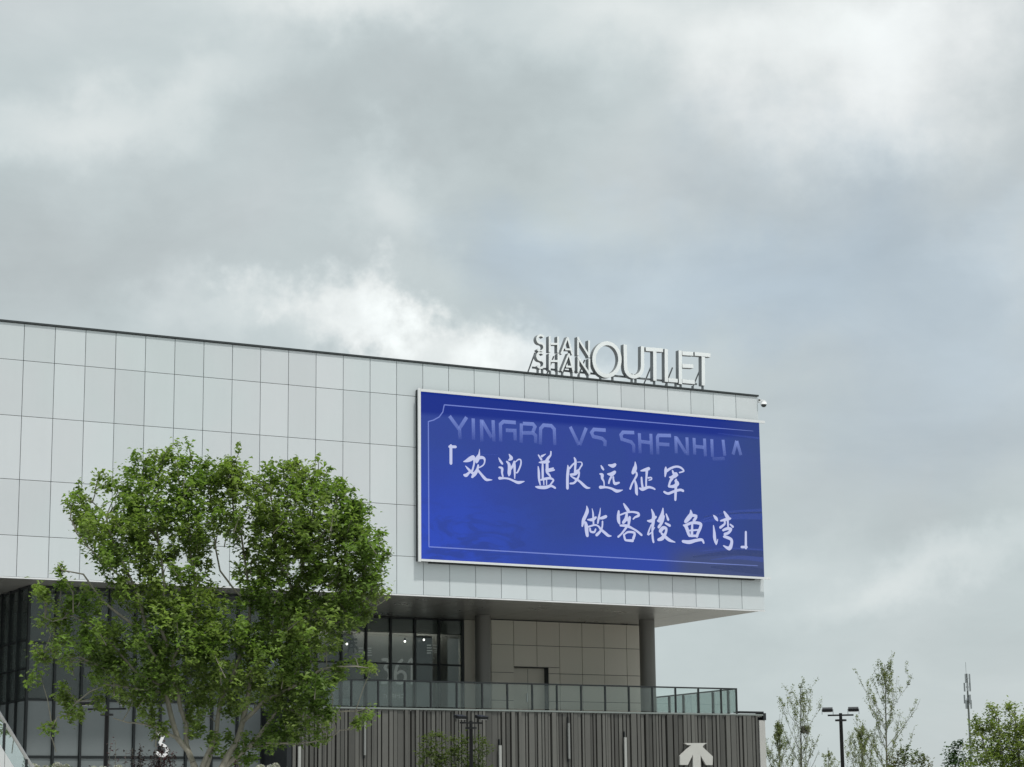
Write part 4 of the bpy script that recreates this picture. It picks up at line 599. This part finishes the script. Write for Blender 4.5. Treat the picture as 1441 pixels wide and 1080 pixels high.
# ================================================================= ROOFTOP LETTER SIGN
def solid_strokes(strokes, y0, y1):
    front, side = MB(), MB()
    for k, st_ in enumerate(strokes):
        pts = [list(p) for p in st_]
        closed = len(pts) > 3 and abs(pts[0][0] - pts[-1][0]) + abs(pts[0][1] - pts[-1][1]) < 1e-3
        L, Rr = edges_of(pts, closed); ya, yb = y0 - 0.004 * k, y1 + 0.004 * k
        b = len(front.v); c = len(side.v)
        for l, r in zip(L, Rr):
            front.v += [(l[0], ya, l[1]), (r[0], ya, r[1])]
            side.v += [(l[0], ya + 0.001, l[1]), (r[0], ya + 0.001, r[1]), (l[0], yb, l[1]), (r[0], yb, r[1])]
        n = len(pts)
        for i in range(n - 1):
            a = b + 2 * i; front.f.append((a, a + 1, a + 3, a + 2))
            a = c + 4 * i
            side.f += [(a, a + 4, a + 6, a + 2), (a + 1, a + 3, a + 7, a + 5), (a + 2, a + 6, a + 7, a + 3)]
        if not closed:
            side.f += [(c, c + 2, c + 3, c + 1), (c + 4 * n - 4, c + 4 * n - 3, c + 4 * n - 1, c + 4 * n - 2)]
    return front, side
sign = empty('rooftop_sign', (-8.5, 0.3, ZT), label='white three dimensional SHAN SHAN OUTLET letters standing on the roof edge', cat='sign')
allx = []
for gi, strokes in enumerate(ROOF):
    fr_, sd_ = solid_strokes(strokes, 0.25, 0.50)
    lt = sd_.build('letter', M['sign_side'], sign)
    fr_.build('letter_face', M['sign_face'], lt)
    xs_ = [p[0] for s in strokes for p in s]; zs_ = [p[1] for s in strokes for p in s]
    allx.append((min(xs_), max(xs_), min(zs_), max(zs_)))
for gi, (x0, x1, z0, z1) in enumerate(allx):
    if gi < 4: continue
    legs = [x0 + 0.06, x1 - 0.06] if gi != 10 and gi != 13 else [(x0 + x1) / 2]
    if gi in (8, 9): legs = [x0 + 0.35, x1 - 0.35]
    for lx in legs:
        MB().box(lx - 0.04, lx + 0.04, 0.30, 0.38, ZT + 0.046, z0 + (0.14 if gi in (8, 9) else -0.01)).build('post', M['sign_side'], sign)
        hgt = z0 + 0.50 * (z1 - z0) if gi >= 8 else z0 + 0.7
        if gi in (8, 9) or (gi == 12) or (gi != 4 and len(legs) == 2 and lx == legs[0]) or (gi == 4 and lx == legs[1]): continue
        MB().bar((lx - 0.02, 0.52, hgt), (lx - 0.02, 1.45, ZT - 0.02), 0.045).build('brace', M['sign_side'], sign)
MB().box(allx[4][0] - 0.1, allx[-1][1] - 0.6, 0.505, 0.56, ZT + 0.35, ZT + 0.43).build('support_rail', M['sign_side'], sign)

# ================================================================= CCTV CAMERA
cc = empty('security_camera', (0.0, -0.02, 20.35), label='small white dome security camera on a bracket at the top right corner of the facade', cat='camera')
MB().box(-0.03, 0.30, -0.16, -0.10, 20.37, 20.43).box(-0.03, 0.03, -0.16, -0.02, 20.30, 20.47).build('bracket', M['white_metal'], cc)
MB().tube([(0.22, -0.13, 20.365), (0.22, -0.13, 20.34), (0.22, -0.13, 20.22)], [0.05, 0.13, 0.14], 14).build('housing', M['white_metal'], cc, True)
MB().ball((0.22, -0.13, 20.21), 0.125, 14, 8, 0.9).build('dome', M['coping'], cc, True)

# ================================================================= PODIUM SIGNS AND LIGHTS
ar = empty('arrow_emblem', (-3.9, -0.12, 4.2), label='large pale arrow emblem pointing up on the slatted podium wall below the terrace', cat='sign')
poly = ARROW; q = MB(); n = len(poly)
zmin = 3.2
poly = [[p[0], (p[1] if p[1] > 4.1 else zmin)] for p in poly]
q.v = [(p[0], -0.22, p[1]) for p in poly] + [(p[0], -0.12, p[1]) for p in poly]
q.f = [tuple(range(n))[::-1], tuple(range(n, 2 * n))] + [(i, (i + 1) % n, n + (i + 1) % n, n + i) for i in range(n)]
bl_m = mat('emblem_paint', (0.50, 0.50, 0.47), 0.5, noise=(3, 0.06))
q.build('emblem', bl_m, ar)
MB().box(-4.0, -3.9, -0.12, -0.05, 3.5, 4.9).build('bracket', M['dark_metal'], ar)
tubes = [(-22.27, 4.87, 3.4, 'white light batten at the far left end of the slats beside the tree'),
         (-19.48, 5.86, 4.55, 'short white light batten on the slats under the leafy branch tip'),
         (-13.43, 4.98, 3.5, 'low white light batten on the slats just right of the floodlight pole'),
         (-10.19, 5.92, 4.46, 'high thin grey light batten in the middle of the slatted wall'),
         (-7.46, 5.36, 3.6, 'white light batten on the slats nearest to the arrow emblem')]
for i, (x, z1, z0, lab) in enumerate(tubes):
    t = empty('wall_light', (x, -0.1, z0), label=lab, cat='wall light', group='vertical light battens on the slatted wall')
    w = 0.055 if i in (0, 2, 4) else 0.038
    MB().box(x - w, x + w, -0.20, -0.13, z0, z1).build('diffuser', mat('batten_diffuser', (0.36, 0.37, 0.35) if i in (0, 2, 4) else (0.22, 0.23, 0.22), 0.5), t)
    MB().box(x - 0.02, x + 0.02, -0.13, -0.03, z0 - 0.12, z1 + 0.25).build('backing', M['dark_metal'], t)
# shop things inside the glazing
white_print = emit('glow_print', (0.30, 0.31, 0.30), 0.30, base=0.5)  # shop print given a faint glow of its own, though it is no lamp
dim_print = emit('dim_print', (0.22, 0.23, 0.22), 0.5, base=0.4)  # same added glow for the small lettering
ss_ = empty('shop_sign', (-13.6, 9.9, 8.0), label='pale 361 degree numerals on the shop wall behind the terrace glazing', cat='sign')
for nchar in NUM: flat_strokes(nchar, 9.90).build('numeral', white_print, ss_)
flat_strokes(SMALL, 9.93, False, False).build('small_lettering', dim_print, ss_)
bn = empty('hanging_banner', (-11.9, 9.6, 6.6), label='tall black banner with white marks behind the second pane from the pier', cat='banner')
MB().box(-12.42, -11.62, 9.57, 9.62, 6.6, 10.25).build('panel', M['black_panel'], bn)
flat_strokes(BAN, 9.56, False, False).build('lettering', white_print, bn)
ps = empty('shop_poster', (-16.0, 9.6, 6.6), label='pale poster with a black brush character hanging behind the glazing next to the tree', cat='poster')
MB().box(-16.75, -15.55, 9.57, 9.62, 8.95, 10.3).build('panel', M['interior'], ps)
flat_strokes(POST, 9.56).build('lettering', M['black_panel'], ps)
flat_strokes(POSTW, 9.55, False, False).build('small_lettering', white_print, ps)
for i, x in enumerate((-16.55, -15.95)):
    b_ = empty('display_stand', (x, 9.4, ZD), label=('left' if i == 0 else 'right') + ' one of the two pale upright boards standing behind the railing glass near the tree', cat='board')
    MB().box(x - 0.22, x + 0.22, 9.38, 9.42, ZD, 7.35).build('panel', M['white_metal'], b_)
    MB().box(x - 0.2, x + 0.2, 9.30, 9.37, ZD, ZD + 0.04).build('foot', M['dark_metal'], b_)
for i, (x, z) in enumerate(((-15.95, 9.75), (-12.15, 10.05), (-13.1, 9.95))):
    l_ = empty('spot_lamp', (x, 9.35, z + 0.15), label=('lit spot lamp above the shop poster', 'lit spot lamp next to the black banner', 'lit spot lamp above the shop numerals')[i], cat='lamp', group='spot lamps in the shop')
    MB().tube([(x, 9.35, z + 0.04), (x, 9.35, z + 0.16)], 0.05, 10).build('lamp_body', M['dark_metal'], l_)
    MB().ball((x, 9.35, z), 0.045, 8, 5).build('bulb', emit('bulb_glow', (1, 0.97, 0.9), 6.0), l_, True)
strip = empty('shop_fill_strip', (-15.5, 9.5, 10.7), label='unseen ceiling strip added to light the shop behind the terrace', cat='lamp')
MB().box(-20.5, -10.9, 9.50, 9.62, 10.70, 10.78).build('diffuser', emit('strip_glow', (1.0, 0.97, 0.9), 7.0), strip)  # glowing strip added out of view behind the bulkhead to brighten the shop
num3 = empty('shop_numeral', (-27, 2.2, 4.4), label='white numeral 3 fixed on the grey glass wall behind the tree trunk', cat='sign')
f3, s3 = solid_strokes([THREE[0][:2], THREE[0][1:3], smooth_pts(THREE[0][2:], 4)], 2.20, 2.28)
l3 = s3.build('letter', M['white_metal'], num3); f3.build('letter_face', emit('numeral_glow_face', (0.7, 0.72, 0.7), 0.1, base=0.7), l3)  # white face brightened by a faint added glow; the numeral is no lamp

# ================================================================= FLOODLIGHT POLES
M['black'] = mat('black_paint', (0.008, 0.009, 0.010), 0.5, 0, 0.3)
def flood(loc, rz, label, spread=0.45, hd=0.36, H=5.40):
    r = empty('floodlight_pole', (loc[0], loc[1], 0), rz, label=label, cat='floodlight', group='black floodlight poles around the plaza')
    b = lambda q, n, p=r, s=False: q.build(n, M['black'], p, s, local=True)
    b(MB().tube([(0, 0, 0), (0, 0, H - 0.16)], [0.085, 0.062], 14), 'pole', s=True)
    b(MB().tube([(0, 0, 0.001), (0, 0, 0.04)], 0.17, 14), 'base_plate')
    b(MB().tube([(0, 0, H - 0.18), (0, 0, H - 0.12)], [0.20, 0.20], 16), 'collar')
    b(MB().tube([(0, 0, H - 0.12), (0, 0, H + 0.10)], 0.055, 12), 'spigot')
    b(MB().box(-spread, spread, -0.035, 0.035, H, H + 0.055), 'crossbar')
    for sx in (-1, 1):
        x = sx * spread
        h = b(MB().bar((x, -0.20, H + 0.19), (x, 0.20, H + 0.27), hd, 0.10), 'lamp_head')
        for e_ in (-1, 1): b(MB().box(x + e_ * (hd / 2 + 0.012) - 0.008, x + e_ * (hd / 2 + 0.012) + 0.008, -0.02, 0.02, H + 0.06, H + 0.24), 'yoke', h)
        g_ = MB().bar((x, -0.17, H + 0.135), (x, 0.17, H + 0.205), hd - 0.06, 0.012).build('lens', M['steel'], h, local=True)
flood(LAMPS[0], LAMPS[0][2], 'black twin headed floodlight pole standing against the sky between the bare trees')
flood(LAMPS[1], LAMPS[1][2] + 0.5, 'black twin headed floodlight pole in front of the slats and the small square tree', 0.42, 0.32, H=5.22)
flood(LAMPS[2], LAMPS[2][2] - 0.25, 'black twin headed floodlight pole behind the left branches of the big tree', 0.60)

# ================================================================= CELL TOWER
tw, tz = TOWER
t = empty('cell_tower', (tw[0], tw[1], 0), tw[2], label='thin pale telecom mast with antenna clusters far away on the right', cat='mast')
zt = tz[0]
MB().tube([(0, 0, 0), (0, 0, tz[1] + 0.2)], [0.30, 0.13], 10).build('pole', M['galv'], t, True, local=True)
MB().tube([(-0.1, 0, tz[1]), (-0.1, 0, zt)], 0.04, 6).build('lightning_rod', M['galv'], t, local=True)
for i, (za, rr) in enumerate(((tz[1] - 0.6, 0.45), (tz[3] + 0.6, 0.55), (tz[4] + 0.1, 0.6), (tz[5] + 0.4, 0.5))):
    MB().tube([(0, 0, za - 0.1), (0, 0, za + 0.1)], rr * 0.45, 8).build('mount_ring', M['galv'], t, local=True)
    for k in range(3):
        a = 2 * math.pi * k / 3 + 0.6 * i
        cx, cy = math.cos(a) * rr, math.sin(a) * rr
        MB().box(cx - 0.14, cx + 0.14, cy - 0.13, cy + 0.13, za - 0.75, za + 0.75).build('antenna', M['galv'], t, local=True)

# ================================================================= TREES
def np_mesh(name, V, F, material, tint=None):
    me = bpy.data.meshes.new(name)
    V = np.asarray(V, np.float32); F = np.asarray(F, np.int32); k = F.shape[1]
    me.vertices.add(len(V)); me.vertices.foreach_set('co', V.ravel())
    me.loops.add(F.size); me.loops.foreach_set('vertex_index', F.ravel())
    me.polygons.add(len(F)); me.polygons.foreach_set('loop_start', np.arange(0, F.size, k, dtype=np.int32))
    me.update(calc_edges=True)
    if tint is not None:
        at = me.attributes.new('tint', 'FLOAT', 'POINT'); at.data.foreach_set('value', np.asarray(tint, np.float32))
    me.materials.append(material)
    return me
def leaves(C, size, rng, up=0.7, aspect=0.62, droop=0.35, tint=None):
    """one folded leaf (two triangles) at each centre"""
    n = len(C)
    nr = rng.normal(size=(n, 3)); nr /= np.linalg.norm(nr, axis=1)[:, None]
    nr[:, 2] = np.abs(nr[:, 2]); nr = nr * (1 - up * 0.5) + np.array([0, 0, up]); nr /= np.linalg.norm(nr, axis=1)[:, None]
    a = rng.normal(size=(n, 3)); a -= (a * nr).sum(1)[:, None] * nr; a /= np.linalg.norm(a, axis=1)[:, None]
    b = np.cross(nr, a)
    s = size * rng.uniform(0.6, 1.3, n)[:, None]
    p0 = C - a * s * 0.5; p2 = C + a * s * 0.5 - np.array([0, 0, 1]) * s * droop * rng.uniform(0, 1, (n, 1))
    p1 = C + b * s * aspect * 0.5 + nr * s * 0.12; p3 = C - b * s * aspect * 0.5 + nr * s * 0.12
    V = np.stack([p0, p1, p2, p3], 1).reshape(-1, 3)
    i = np.arange(n)[:, None] * 4
    F = np.concatenate([i + [0, 1, 2], i + [0, 2, 3]], 1).reshape(-1, 3)
    T = rng.uniform(0, 1, n) if tint is None else tint
    return V, F, np.repeat(T, 4)
def depth_field(u, v, amp=1.0):
    return amp * (0.9 * np.sin(1.25 * u + 0.9) * np.minimum(1, np.maximum(v, 0) / 5.0) + 0.5 * np.sin(2.0 * v + 0.8 * u))
def tree(name, fr, blobs, gaps, branches, label, cat, leaf, bark, leaf_size, per_area, cl_r, per_cl, seed, thick=1.0, amp=1.0, group=None, edge=1.0, clump=0.0, front=0.0, stray=0):
    rng = np.random.default_rng(seed)
    root = empty(name, (fr[0], fr[1], 0), fr[2], label=label, cat=cat, group=group)
    trunk, twigs = MB(), MB()
    for bi, l in enumerate(branches):
        P_ = [(p[0], (float(depth_field(p[0], p[1], amp)) - front * (0.4 + 0.6 * (bi % 3))) * min(1, max(0, (p[1] - 1.6)) / 2.5), p[1]) for p in l]
        # densify with a little wobble
        Q = []; Rr = []
        for k in range(len(P_) - 1):
            for s_ in (0, 0.5):
                a, b = Vector(P_[k]), Vector(P_[k + 1]); p = a.lerp(b, s_)
                if s_: p += Vector(rng.normal(0, 0.03, 3) * (b - a).length)
                Q.append(p); Rr.append(l[k][2] * (1 - s_) + l[k + 1][2] * s_)
        Q.append(Vector(P_[-1])); Rr.append(l[-1][2]); Rr = [r * 0.78 for r in Rr]
        (trunk if l[0][2] > 0.05 else twigs).tube(Q, Rr, 7)
    nodes = [(Vector(q)) for q in []]
    allp = []
    for l in branches:
        for k in range(len(l) - 1):
            for s_ in (0, 0.33, 0.66): allp.append((l[k][0] * (1 - s_) + l[k + 1][0] * s_, l[k][1] * (1 - s_) + l[k + 1][1] * s_))
    allp = np.array(allp)
    CC = []; CT = []
    for (bu, bv, rx, ry) in blobs:
        area = math.pi * rx * ry
        n = max(9, int(area * per_area))
        r = np.sqrt(rng.uniform(0, 1, n)) ** 0.9; th = rng.uniform(0, 2 * math.pi, n)
        u = bu + rx * r * np.cos(th) * edge; v = bv + ry * r * np.sin(th) * edge
        big = min(1.0, min(rx, ry) / 0.45)
        w = depth_field(u, v, amp) + rng.normal(0, 1, n) * (0.5 * min(rx, ry) + thick * 0.75 * big) * np.sqrt(np.maximum(0.05, 1 - (r * 0.9) ** 2))
        keep = np.ones(n, bool)
        for (gu, gv, ga, gb) in gaps:
            jit = rng.normal(0, 0.10, n)
            keep &= ((u - gu) / ga) ** 2 + ((v - gv) / gb) ** 2 > 1 + jit
        if clump:
            fld = (np.sin(12.3 * u + 3.1 * v + 1.3) + np.sin(8.1 * v - 5.3 * w + 0.4) + np.sin(9.7 * w + 7.9 * u + 2.2 * v) + np.sin(17.1 * u - 7.0 * v + 5.0 * w)) / 2.0
            keep &= fld > rng.normal(clump - 0.9, 0.25, n)
        CC.append(np.stack([u, w, v], 1)[keep])
        # twigs from nearest limb into the clump
        m_ = max(1, int(area * 5))
        for _ in range(min(m_, 10)):
            a = rng.uniform(0, 2 * math.pi); q = rng.uniform(0, 0.9)
            tu, tv = bu + rx * q * math.cos(a), bv + ry * q * math.sin(a)
            cand = allp[(allp[:, 1] < tv)]
            if len(cand) == 0: continue
            j = np.argmin((cand[:, 0] - tu) ** 2 + (cand[:, 1] - tv) ** 2 * 0.6)
            su, sv = cand[j]
            if (su - tu) ** 2 + (sv - tv) ** 2 > 2.2: continue
            mu, mv = (su + tu) / 2 + rng.normal(0, 0.05), (sv + tv) / 2 + 0.05
            pts = [(x_, float(depth_field(x_, z_, amp)), z_) for x_, z_ in ((su, sv), (mu, mv), (tu, tv))]
            twigs.tube(pts, [0.013, 0.009, 0.005], 4, False)
    # loose shoots that stick out of the crown's face, with a few leaves each
    base = np.concatenate(CC)
    for j in rng.integers(0, len(base), stray):
        p = base[j]; L_ = rng.uniform(0.12, 0.34); a = rng.uniform(-0.9, 0.9)
        e = p + np.array([math.sin(a) * L_, rng.uniform(-0.35, 0.05), math.cos(a) * L_])
        md = (p + e) / 2 + rng.normal(0, 0.03, 3)
        twigs.tube([tuple(p - (e - p) * 0.6), tuple(md), tuple(e)], [0.012, 0.008, 0.004], 4, False)
        k_ = rng.uniform(0.5, 1, 2)[:, None]
        CC.append(p * (1 - k_) + e * k_)
    CC = np.concatenate(CC)
    n = len(CC)
    big_t = rng.uniform(0, 1, n)
    off = rng.normal(size=(n, per_cl, 3)); off *= (cl_r * rng.uniform(0.4, 1.25, (n, 1, 1)) * 0.6)
    C = (CC[:, None, :] + off).reshape(-1, 3)
    T = np.clip(0.5 * np.repeat(big_t, per_cl) + 0.5 * rng.uniform(0, 1, n * per_cl), 0, 1)
    V, F, TT = leaves(C, leaf_size, rng, tint=T)
    if trunk.v: trunk.build('trunk', bark, root, True, local=True)
    if twigs.v: tag(twigs.build('branches', bark, root, True, local=True), kind='stuff')
    tag(link('crown', np_mesh('crown', V, F, leaf, TT), root), kind='stuff')
    return root
d_ = MAIN
tree('leafy_tree', d_['fr'], d_['blobs'], d_['gaps'], d_['branches'], 'large bright green many stemmed tree in front of the left part of the mall', 'tree', M['leaf'], M['bark'], 0.10, 190, 0.11, 10, 3, thick=0.75, clump=0.12, edge=1.0, amp=0.45, front=0.10, stray=200)
d_ = GREEN
tree('leafy_tree', d_['fr'], d_['blobs'], d_['gaps'], d_['branches'], 'light green leafy tree at the right edge beside the telecom mast', 'tree', M['leaf_fresh'], M['dark_bark'], 0.10, 120, 0.15, 9, 5, thick=0.5, amp=0.5)
d_ = DARKT
tree('dark_tree', d_['fr'], d_['blobs'], d_['gaps'], d_['branches'], 'small dark green tree top left of the telecom mast', 'tree', M['leaf_dark'], M['dark_bark'], 0.10, 110, 0.13, 9, 6, thick=0.3, amp=0.3)
d_ = BROWN
tree('small_tree', d_['fr'], d_['blobs'], d_['gaps'], d_['branches'], 'low bronze green tree top under the tallest bare tree', 'tree', M['leaf_brown'], M['dark_bark'], 0.10, 80, 0.13, 8, 8, thick=0.3, amp=0.3)
d_ = BUSH
tree('small_tree', d_['fr'], d_['blobs'], d_['gaps'], d_['branches'], 'small square topped olive green tree in front of the podium slats', 'tree', M['leaf_olive'], M['dark_bark'], 0.12, 60, 0.16, 8, 9, thick=0.5, amp=0.4)

def bare_tree(loc, H, seed, label, spread=1.0, nb=26, nest=None, t0=0.30, budden=1.0, rtrunk=0.075):
    rng = np.random.default_rng(seed)
    root = empty('budding_tree', (loc[0], loc[1], 0), loc[2], label=label, cat='tree', group='bare budding trees right of the mall')
    tk, br = MB(), MB()
    N = 14; tr = []
    for i in range(N + 1):
        f = i / N; tr.append(Vector((0.05 * math.sin(5 * f + seed), 0.05 * math.cos(4 * f + seed), H * f)))
    tk.tube(tr, [rtrunk * (1 - 0.86 * i / N) for i in range(N + 1)], 8)
    buds = []
    def shoot(p, d, L, r, lev):
        n = 6; pts = [p]; dd = d.copy()
        for i in range(n):
            dd = (dd + Vector((0, 0, 0.10)) + Vector(rng.normal(0, 0.09, 3))).normalized()
            pts.append(pts[-1] + dd * (L / n))
        br.tube(pts, [r * (1 - 0.65 * i / n) for i in range(n + 1)], 5 if lev == 0 else 4, False)
        for i in range(1, n + 1):
            for _ in range(int(rng.poisson(2.4 * budden))):
                buds.append(pts[i].lerp(pts[i - 1], rng.uniform()) + Vector(rng.normal(0, 0.045, 3)))
        if lev < 2:
            for i in range(1, n):
                for _ in range(1):
                    if rng.uniform() < (0.8 if lev == 0 else 0.35):
                        a = rng.uniform(0, 2 * math.pi)
                        side = Vector((math.cos(a), math.sin(a), 0.7)).normalized()
                        shoot(pts[i], (dd * 0.7 + side * 0.75).normalized(), L * rng.uniform(0.22, 0.42), r * 0.5, lev + 1)
    for b in range(nb):
        f = t0 + (0.92 - t0) * (b + rng.uniform(0, 0.8)) / nb
        a = b * 2.4 + rng.uniform(-0.4, 0.4)
        i = min(N - 1, int(f * N)); p = tr[i].lerp(tr[i + 1], f * N - i)
        ang = math.radians(rng.uniform(38, 58) * (1.05 - 0.45 * f))
        d = Vector((math.cos(a) * math.sin(ang), math.sin(a) * math.sin(ang), math.cos(ang)))
        L = min(H * (1 - f) * 0.95 + 0.25, 2.7) * rng.uniform(0.65, 1.0) * spread
        shoot(p, d, L, 0.024 * (1.15 - f), 0)
    tk.build('trunk', M['dark_bark'], root, True, local=True)
    tag(br.build('branches', M['dark_bark'], root, False, local=True), kind='stuff')
    C = np.array([tuple(b) for b in buds])
    V, F, T = leaves(C, 0.075, rng, up=0.3)
    tag(link('buds', np_mesh('buds', V, F, M['bud'], T), root), kind='stuff')
    return root, tr
(b1, h1), (b2, h2), (b3, h3), (b4, h4), (b5, h5) = BARE
_, tr1 = bare_tree(b1, h1, 21, 'bare budding tree holding a bird nest just right of the podium', 1.0, 24, budden=0.8)
bare_tree(b2, h2, 34, 'tallest bare budding tree, straight trunk, right of the floodlight pole', 1.05, 30)
bare_tree(b3, h3, 47, 'low dense budding tree touching the podium corner', 0.75, 24, t0=0.4, budden=1.0)
bare_tree(b4, h4, 58, 'low twiggy budding tree directly behind the right side of the floodlight pole', 0.9, 26, t0=0.4, budden=1.0)
bare_tree(b5, h5, 63, 'lowest thin bare tree between the nest tree and the floodlight pole', 0.6, 12, t0=0.5, budden=0.5, rtrunk=0.05)
# nest
rng = np.random.default_rng(5)
nz = h1 * 0.80 if False else h1 - 2.05
nest = MB()
for k in range(130):
    a = rng.uniform(0, 2 * math.pi); b = a + rng.uniform(0.8, 2.2); r = rng.uniform(0.10, 0.22); z = rng.uniform(-0.13, 0.13)
    nest.tube([(r * math.cos(a), r * math.sin(a), z), (r * 1.05 * math.cos((a + b) / 2), r * 1.05 * math.sin((a + b) / 2), z + rng.uniform(-0.06, 0.06)), (r * math.cos(b), r * math.sin(b), z + rng.uniform(-0.1, 0.1))], 0.012, 4, False)
nest.ball((0, 0, -0.02), 0.15, 10, 6, 0.8)
no = nest.build('bird_nest', M['dark_bark'])
no.location = (b1[0] + 0.12, b1[1] - 0.1, nz)
tag(no, 'round dark twig nest high in the bare tree beside the podium', 'nest')

# flowering shrubs and saplings in the bed behind the big tree
def shrub(loc, H, seed, label):
    rng = np.random.default_rng(seed)
    root = empty('flowering_shrub', (loc[0], loc[1], 0), loc[2], label=label, cat='shrub', group='white flowering shrubs at the foot of the glass wall')
    st_ = MB()
    for k in range(7):
        a = rng.uniform(0, 6.28); st_.tube([(0.05 * math.cos(a), 0.05 * math.sin(a), 0), (0.25 * math.cos(a), 0.25 * math.sin(a), H * 0.5), (0.3 * math.cos(a + 0.3), 0.3 * math.sin(a + 0.3), H * 0.92)], [0.02, 0.014, 0.008], 5)
    st_.build('stems', M['dark_bark'], root, local=True)
    n = 1300; C = rng.normal(size=(n, 3)) * [0.30, 0.30, H * 0.22] + [0, 0, H * 0.58]; C = C[(C[:, 2] > 0.3) & (C[:, 2] < H - 0.12)]
    V, F, T = leaves(C, 0.10, rng)
    tag(link('foliage', np_mesh('foliage', V, F, M['leaf_dark'], T), root), kind='stuff')
    for k in range(6):
        c = np.array([rng.uniform(-0.38, 0.38), rng.uniform(-0.3, 0.3), H - 0.13 - rng.uniform(0, 0.16)])
        q = rng.normal(size=(160, 3)); q /= np.linalg.norm(q, axis=1)[:, None]
        V, F, T = leaves(c + q * 0.115, 0.055, rng, up=0.2, aspect=0.9)
        link('flower_head', np_mesh('flower_head', V, F, M['petal'], T), root)
names = ['far left white flowering shrub beside the stair handrail', 'second white flowering shrub right of the stair handrail', 'third white flowering shrub from the stair handrail', 'fourth white flowering shrub from the stair handrail',
         'white flowering shrub under the left floodlight pole', 'white flowering shrub beside the red leaved saplings', 'white flowering shrub right of the big tree trunk', 'white flowering shrub next to the end of the slatted wall']
for i, l in enumerate(HYD[0]): shrub(l, HYD[1] + (0.05, -0.05, 0.08, 0, -0.02, 0.0, -0.1, 0.02)[i], 100 + i, names[i])
def sapling(loc, H, seed, label, dens=1.0):
    rng = np.random.default_rng(seed)
    root = empty('red_sapling', (loc[0], loc[1], 0), loc[2], label=label, cat='sapling', group='dark red saplings in the bed')
    q = MB(); C = []
    for k in range(int(5 * dens)):
        a = rng.uniform(0, 6.28); r = rng.uniform(0.05, 0.35); h = H * rng.uniform(0.75, 1)
        pts = [(0, 0, 0), (r * 0.5 * math.cos(a), r * 0.5 * math.sin(a), h * 0.5), (r * math.cos(a), r * math.sin(a), h)]
        q.tube(pts, [0.02, 0.013, 0.005], 5)
        for _ in range(int(60 * dens)):
            t_ = rng.uniform(0.45, 1); C.append(np.array(pts[1]) * (1 - t_) * 2 * 0.5 + np.array(pts[2]) * t_ + rng.normal(0, 0.05, 3))
    q.build('stems', M['dark_bark'], root, local=True)
    V, F, T = leaves(np.array(C), 0.07, rng)
    tag(link('foliage', np_mesh('foliage', V, F, M['leaf_red'], T), root), kind='stuff')
sl = ['thin dark sapling nearest the stair handrail', 'thin dark sapling beside the left floodlight pole', 'wide red leaved sapling left of the white numeral', 'red leaved sapling directly under the white numeral', 'red leaved sapling between the numeral and the tree trunk', 'red leaved sapling behind the stems of the big tree']
for i, l in enumerate(REDS[0]): sapling(l, REDS[1][i], 200 + i, sl[i], (0.5, 0.5, 2.0, 2.2, 2.0, 1.5)[i])

# ================================================================= OUTDOOR STAIR (lower left corner)
p0, p1 = Vector(STAIR[0]), Vector(STAIR[1])
d = (p1 - p0); hz = Vector((d.x, d.y, 0)); slope = 0.60
dirh = hz.normalized(); L = d.z / slope
side = Vector((dirh.y, -dirh.x, 0))
low = p0 - dirh * ((p0.z - 1.0) / slope); low.z = 1.0
run = 9.0; top = low + dirh * run; top.z = 1.0 + run * slope
sr = empty('outdoor_stair', (low.x, low.y, 0), label='outdoor stair with silver handrail over glass at the lower left corner', cat='stair')
MB().tube([low, top], 0.035, 10).build('handrail', M['steel'], sr, True)
dn = Vector((0, 0, -1))
MB().bar(low + dn * 0.78, top + dn * 0.78, 0.06, 0.42).build('stringer', M['white_metal'], sr)
for k in range(9):
    a = low.lerp(top, (k + 0.3) / 9)
    MB().bar(a + dn * 0.99, a + dn * 0.03, 0.05, 0.05).build('post', M['dark_metal'], sr)
    if k < 8:
        b = low.lerp(top, (k + 1.3) / 9); q = MB()
        e = (b - a).normalized() * 0.05
        for s_ in (-0.006, 0.006):
            for pp, dz in ((a + e, 0.56), (b - e, 0.56), (b - e, 0.06), (a + e, 0.06)): q.v.append(tuple(pp + dn * dz + side * s_))
        q.f = [(0, 1, 2, 3), (7, 6, 5, 4), (0, 4, 5, 1), (1, 5, 6, 2), (2, 6, 7, 3), (3, 7, 4, 0)]
        q.build('glass_panel', M['rail_glass'], sr)
SGN = -1
for k in range(32):
    a = low + dirh * (k * 0.28 + 0.2); z = 0.168 * (k + 1)
    q = MB(); c0 = Vector((a.x, a.y, 0)) 
    for zz in (max(0, z - 0.20), z):
        for du, dv in ((0, 0.05), (0.29, 0.05), (0.29, 2.4), (0, 2.4)): q.v.append(tuple(c0 + dirh * du + side * (-dv) * SGN + Vector((0, 0, zz))))
    q.f = [(3, 2, 1, 0), (4, 5, 6, 7), (0, 1, 5, 4), (1, 2, 6, 5), (2, 3, 7, 6), (3, 0, 4, 7)]
    q.build('step', M['deck'], sr)
